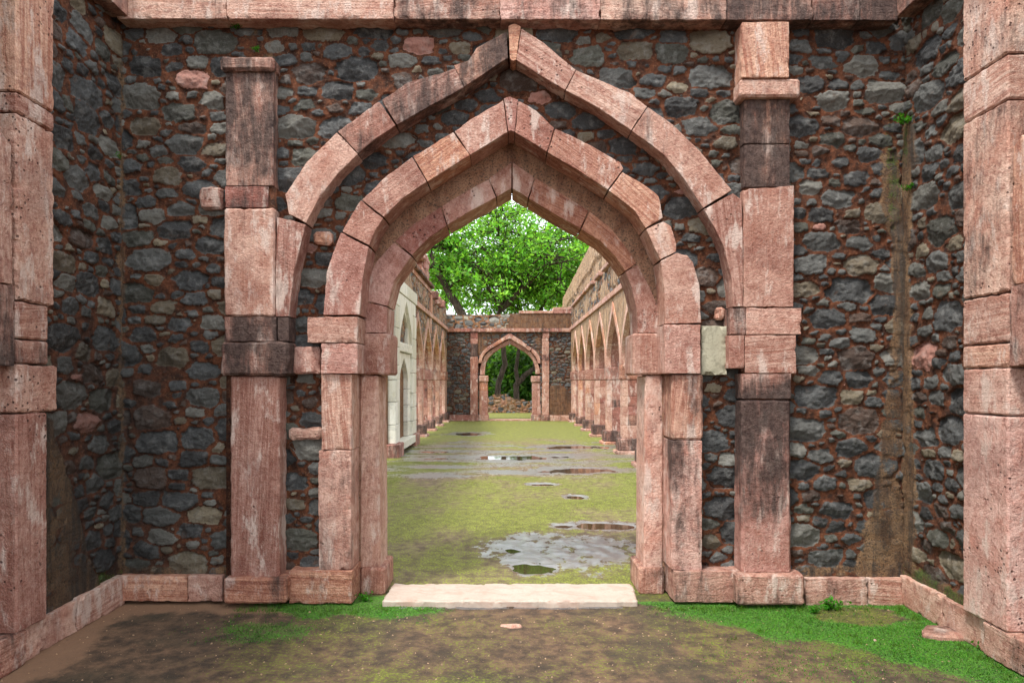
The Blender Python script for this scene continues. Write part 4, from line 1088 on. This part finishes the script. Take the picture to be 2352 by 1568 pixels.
tx, ty = np.concatenate(tx), np.concatenate(ty); nt = len(tx); kk = .5 + .9 * rng.rand(nt)
tag(blades('grass', tx, ty, gheight(tx, ty)[0], .010 + .032 * rng.rand(nt) ** 1.5, .0012 + .0014 * rng.rand(nt), np.stack([.07 * kk, .16 * kk, .012 * kk], 1), M['blade']), 'thin grass wisps at the foot of the kerbs in the near court', 'grass', kind='stuff')
tag(blades('moss', bx, by, hz - .001, .003 + .011 * rng.rand(n) ** 2 + .010 * np.clip(fbm(bx * 9, by * 9, None, 6, 3), 0, 1), .0016 + .0016 * rng.rand(n), col, M['blade']), 'vivid green moss spreading from the wall foot over the near court', 'moss', kind='stuff')
def hallp(x, y):
    h_, w_ = gheight(x, y); return np.clip(.25 + fbm(x * 5, y * 3.5, None, 41, 3) * .9 + .3 * fbm(x * .9, y * .9, None, 231, 3), 0, 1) * (w_ < .35)
bx, by = scatter(170000, -2.3, 2.4, 5.3, 15, lambda x, y: hallp(x, y) * np.clip(1.2 - (y - 5) * .07, .2, 1))
n = len(bx); k = .6 + .8 * rng.rand(n); col = np.stack([.12 * k, .17 * k, .016 * k], 1)
hz = gheight(bx, by)[0]; sc_y = np.clip(by / 7, .8, 2)
tag(blades('grass', bx, by, hz - .001, (.003 + .008 * rng.rand(n) ** 2) * sc_y, (.0016 + .002 * rng.rand(n)) * sc_y, col, M['blade']), 'thin yellow-green grass and moss over the hall floor', 'grass', kind='stuff')
# grit
def grit(n, x0, x1, y0, y1, s0, s1, seed):
    r = np.random.RandomState(seed); x = r.uniform(x0, x1, n); y = r.uniform(y0, y1, n); z = gheight(x, y)[0]
    s = s0 + (s1 - s0) * r.rand(n) ** 4
    o_ = np.array([(1, 0, 0), (0, 1, 0), (-1, 0, 0), (0, -1, 0), (0, 0, .7), (0, 0, -.5)]); f_ = np.array([(0, 1, 4), (1, 2, 4), (2, 3, 4), (3, 0, 4)])
    v = (o_[None] * (1 + .5 * r.normal(size=(n, 6, 1))).clip(.4, 1.8) * s[:, None, None]); a_ = r.rand(n) * 6.28
    c_, s_ = np.cos(a_)[:, None], np.sin(a_)[:, None]
    v = np.stack([v[..., 0] * c_ - v[..., 1] * s_ + x[:, None], v[..., 0] * s_ + v[..., 1] * c_ + y[:, None], v[..., 2] + z[:, None]], -1).reshape(-1, 3)
    f = (f_[None] + 6 * np.arange(n)[:, None, None]).reshape(-1, 3)
    k = r.rand(n, 1); col = np.array([[.34, .23, .15]]) * (.4 + .9 * k)
    return np_mesh('gravel', v, f, M['blade'], None, False, {'lcol': np.repeat(col, 6, 0)})
tag(grit(3000, -2.75, 2.8, 3.2, 4.86, .0012, .008, 8), 'pale grit and pebbles strewn over the near court', 'gravel', kind='stuff')

# loose stones lying on the ground
def rock(name, label, x, y, sx, sy, sz, tone, seed, stain=.2):
    r = random.Random(seed); n = 9
    q = [(x + sx * math.cos(t * 6.283 / n) * r.uniform(.75, 1.1), y + sy * math.sin(t * 6.283 / n) * r.uniform(.75, 1.1)) for t in range(n)]
    o = block(name, q, 0, sz + .02, lambda u, z, d: (u, z, sz - d), None, tone, stain, None, bev=min(.012, sz * .6), res=.02, rough=.008, chip=1, seed=seed)
    tag(o, label, 'stone'); return o
rock('flat_stone', 'flat broken slab lying in the moss by the right-hand kerb', PX(2178, 4.28), 4.30, .17, .12, .028, .55, 3, .5)
rock('loose_stone', 'small buff stone lying alone in front of the threshold', PX(1175, 4.45), 4.45, .085, .035, .012, .95, 4, .1)
rock('loose_stone', 'small pale pebble in the moss near the right corner', PX(2010, 4.2), 4.2, .014, .012, .012, .95, 6, 0)

# ================================================================== PLANTS
def leaf_mesh(name, cen, rad, size, col, mat, parent=None, up=0.2, shape=1.8, rng=rng):
    """quads, one per leaf: centres cen, random attitude"""
    n = len(cen)
    nrm = rng.normal(size=(n, 3)); nrm[:, 2] = np.abs(nrm[:, 2]) + up; nrm /= np.linalg.norm(nrm, axis=1)[:, None]
    t = rng.normal(size=(n, 3)); t -= nrm * (t * nrm).sum(1)[:, None]; t /= np.linalg.norm(t, axis=1)[:, None]
    b = np.cross(nrm, t); s = size[:, None]
    v = np.stack([cen - t * s * .5 * shape, cen + b * s * .36, cen + t * s * .5 * shape, cen - b * s * .36], 1).reshape(-1, 3)
    f = np.arange(4 * n).reshape(n, 4)
    return np_mesh(name, v, f, mat, parent, False, {'lcol': np.repeat(col, 4, 0)})
def tubes(name, paths, mat, parent, sides=6):
    vs, fs, k = [], [], 0
    for pts, rads in paths:
        pts = np.array(pts, float); m_ = len(pts)
        for i in range(m_):
            d = pts[min(i + 1, m_ - 1)] - pts[max(i - 1, 0)]; d /= np.linalg.norm(d) + 1e-9
            a_ = np.cross(d, (.3, .9, .1)); a_ /= np.linalg.norm(a_) + 1e-9; b_ = np.cross(d, a_)
            for j in range(sides):
                t = j * 6.28318 / sides; vs.append(pts[i] + rads[i] * (a_ * math.cos(t) + b_ * math.sin(t)))
        for i in range(m_ - 1):
            for j in range(sides):
                a0 = k + i * sides + j; a1 = k + i * sides + (j + 1) % sides; fs.append((a0, a1, a1 + sides, a0 + sides))
        k += m_ * sides
    return np_mesh(name, vs, fs, mat, parent, True)
def wobble(p, q, r, n, amt):
    p, q = np.array(p, float), np.array(q, float); out = []
    L = np.linalg.norm(q - p); o1 = r.normal(size=3) * amt * L; o2 = r.normal(size=3) * amt * L * .5
    for i in range(n + 1):
        t = i / n; out.append(p + (q - p) * t + o1 * math.sin(t * math.pi) + o2 * math.sin(t * 2 * math.pi))
    return out
def tree(label, trunk, r0, crown_c, crown_r, nh, nsub, nleaf, lsize, seed, dark=1.0, spread=.5, extra=(), low=0, group=None):
    r = np.random.RandomState(seed)
    root = thing('tree', label, 'tree', tuple(trunk[0]), group)
    tr = np.array(trunk, float); paths = []
    m_ = len(tr); rads = [r0 * (1 - .55 * i / (m_ - 1)) for i in range(m_)]
    fine = []; fr = []
    for i in range(m_ - 1):
        for k in range(4):
            t = k / 4; fine.append(tr[i] * (1 - t) + tr[i + 1] * t + r.normal(size=3) * r0 * .12); fr.append(rads[i] * (1 - t) + rads[i + 1] * t)
    fine.append(tr[-1]); fr.append(rads[-1]); fr = np.array(fr)
    paths.append((fine, fr)); fine = np.array(fine)
    for e_ in extra: paths.append((e_[0], e_[1]))
    nodes = [(q, w_) for q, w_ in zip(fine[len(fine) // 2:], fr[len(fine) // 2:])]
    for e_ in extra: nodes += [(np.array(q), w_) for q, w_ in list(zip(e_[0], e_[1]))[1:]]
    cen = []; cc = np.array(crown_c); cr = np.array(crown_r)
    for i in range(nh):
        d = r.normal(size=3); d /= np.linalg.norm(d); d[2] = d[2] if d[2] > -low or low else abs(d[2]) * .4 - .3
        hub = cc + d * cr * r.uniform(.45, 1.0) ** .6
        node = min(nodes, key=lambda q: np.linalg.norm(q[0] - hub) + max(0, q[0][2] - hub[2]) * 1.5)
        w_ = min(node[1] * .75, .035 + .024 * np.linalg.norm(node[0] - hub))
        pa = wobble(node[0], hub, r, 7, .09); paths.append((pa, np.linspace(w_, .035, 8)))
        for j in range(nsub):
            st = pa[r.randint(3, 8)]
            sub = hub + r.normal(size=3) * np.array([1, 1, .75]) * spread * cr.mean() * .42
            pb = wobble(st, sub, r, 4, .1); paths.append((pb, np.linspace(.035, .012, 5)))
            q = r.normal(size=(nleaf, 3)) * np.array([1, 1, .6]) * .42 * spread
            q2 = np.array([pb[r.randint(2, 5)] for _ in range(nleaf)])
            cen.append(q2 + q)
    cen = np.vstack(cen); n = len(cen)
    tubes('trunk', paths, M['bark'], root)
    k = (.42 + 1.2 * r.rand(n, 1) ** 1.3) * dark; hue = r.rand(n, 1)
    col = np.hstack([.072 + .095 * hue, .25 + .07 * hue, .026 + .014 * hue]) * k
    leaf_mesh('crown', cen, None, lsize * (.6 + .8 * r.rand(n)), col, M['leaf'], root, rng=r)
    settle(root); return root
def T(x, y, Y): return (PX(x, Y), Y, PZ(y, Y))
YT = 43.0
tree('tall spreading tree with dark forked trunk rising centrally behind the end wall',
     [(-.6, YT, 0), T(1143, 890, YT), T(1160, 836, YT), T(1153, 770, YT), T(1147, 720, YT), T(1157, 668, YT), T(1165, 600, YT), T(1160, 540, YT)], .21,
     (PX(1168, YT), YT, PZ(592, YT)), (6.6, 4.6, 4.6), 56, 9, 42, .145, 11, 1.3, .72,
     extra=[([T(1150, 712, YT), T(1172, 690, YT), T(1200, 660, YT), T(1232, 600, YT)], [.22, .2, .16, .08]),
            ([T(1149, 706, YT), T(1135, 680, YT + .5), T(1105, 640, YT + 1), T(1080, 590, YT + 1)], [.16, .12, .1, .05])])
tree('leaning tree behind the left end of the far wall, dark trunk slanting left',
     [T(1085, 800, 39) [:2] + (0,), T(1066, 735, 39), T(1040, 684, 39), T(1022, 655, 39), T(1004, 625, 39), T(985, 570, 39)], .3,
     (PX(985, 39), 39.5, PZ(610, 39)), (3.2, 3, 3.0), 13, 7, 40, .17, 13, 1.1, .6)
tree('broad tree with heavy trunk bending right beyond the far doorway',
     [(PX(1185, 46), 46, 0), T(1187, 885, 46), T(1204, 862, 46), T(1228, 845, 46), T(1240, 800, 46), T(1236, 730, 46), T(1262, 670, 46)], .22,
     (PX(1275, 46), 46.5, PZ(640, 46)), (5.2, 4.5, 4.6), 30, 9, 46, .19, 17, 1.0, .8,
     extra=[([T(1190, 880, 46), T(1185, 850, 46), T(1192, 800, 46.3), T(1210, 740, 46.5)], [.16, .15, .12, .08])])
tree('farther tree filling the gap under the crowns on the left', [(-6.5, 56, 0), (-6.2, 56, 4), (-5.2, 56, 8)], .35, (-6.0, 56, 7.0), (5.5, 4, 2.4), 10, 7, 36, .22, 19, 1.0, .9)
tree('farther tree filling the gap under the crowns on the right', [(5.0, 58, 0), (5.2, 58, 4), (5.6, 58, 8)], .35, (5.4, 58, 7.2), (6.5, 4, 3.6), 16, 8, 40, .24, 23, .9, .9)

def bushes(label, pts, n, size, seed, dark):
    r = np.random.RandomState(seed); cen = []
    for (cx, cy, cz, rx, ry, rz) in pts:
        d = r.normal(size=(n, 3)); d /= np.linalg.norm(d, axis=1)[:, None]
        rad = (1 + .25 * fbm(d[:, 0] * 3, d[:, 1] * 3, d[:, 2] * 3, seed, 3)) * r.uniform(.55, 1, n) ** .4
        cen.append(np.array([cx, cy, cz]) + d * rad[:, None] * np.array([rx, ry, rz]))
    cen = np.vstack(cen); cen = cen[cen[:, 2] > .05]; n = len(cen)
    k = (.4 + 1.1 * r.rand(n, 1)) * dark; hue = r.rand(n, 1)
    col = np.hstack([.035 + .05 * hue, .12 + .06 * hue, .012 + .008 * hue]) * k
    o = leaf_mesh('woodland', cen, None, size * (.6 + .8 * r.rand(n)), col, M['leaf'], None, rng=r)
    tag(o, label, 'woodland', kind='stuff')
rb_ = random.Random(9)
bushes('dense green undergrowth closing the view behind the yard', [(rb_.uniform(-13, 13), rb_.uniform(50, 66), rb_.uniform(.8, 3.6), rb_.uniform(2, 3.6), rb_.uniform(1.6, 3), rb_.uniform(1.4, 2.6)) for i in range(34)], 2400, .26, 5, .8)

def weed(label, x, y, z, s, n, seed, normal=(0, -1, 0)):
    r = np.random.RandomState(seed)
    root = thing('weed', label, 'plant', (x, y, z))
    ps = []; cen = []
    for i in range(n):
        t = np.array([r.normal() * .6 + normal[0] * .5, normal[1] * r.uniform(.2, .9) + r.normal() * .2, r.uniform(.3, 1.1)]) * s
        b = np.array([x, y, z]) + r.normal(size=3) * s * .12
        ps.append(([b, b + t * .5 + np.array([0, 0, .1 * s]), b + t], [s * .03, s * .025, s * .01])); cen += [b + t * q + r.normal(size=3) * s * .12 for q in (.5, .7, .85, 1.0, 1.0)]
    cen = np.array(cen); m_ = len(cen)
    tubes('stem', ps, M['blade'], root, 3) if False else None
    st = tubes('stem', ps, M['bark'], root, 4)
    col = np.hstack([.03 + .03 * r.rand(m_, 1), .14 + .12 * r.rand(m_, 1), .008 + 0 * r.rand(m_, 1)])
    leaf_mesh('foliage', cen, None, s * (.18 + .2 * r.rand(m_)), col, M['leaf'], root, rng=r)
    settle(root)
weed('small green weed sprouting from the wall under the string course', PX(545, 4.9), 4.90, PZ(68, 4.9), .045, 22, 1)
weed('tiny green tuft growing in the left corner joint', PX(277, 4.86), 4.86, PZ(366, 4.86), .03, 12, 2)
weed('leafy weed at the foot of the right kerb in the moss', PX(1905, 4.78), 4.80, 0, .07, 26, 3)
weed('low spreading weed in the moss beside the right pilaster base', PX(1870, 4.7), 4.72, 0, .045, 20, 4)
weed('little weed at the foot of the right side wall', PX(2240, 4.15), 4.12, 0, .05, 18, 5)
weed('tuft of green by the left jamb foot', PX(838, 4.95), 4.98, 0, .05, 24, 6)
weed('feathery green growth high in the mossy right corner', 2.80, 4.86, 3.42, .05, 26, 7)
weed('small green sprig lower down the mossy right corner', 2.82, 4.84, 2.95, .035, 18, 8)
weed('green tuft on the ledge above the left pilaster cap', PX(590, 4.9), 4.90, PZ(120, 4.9), .03, 16, 9)
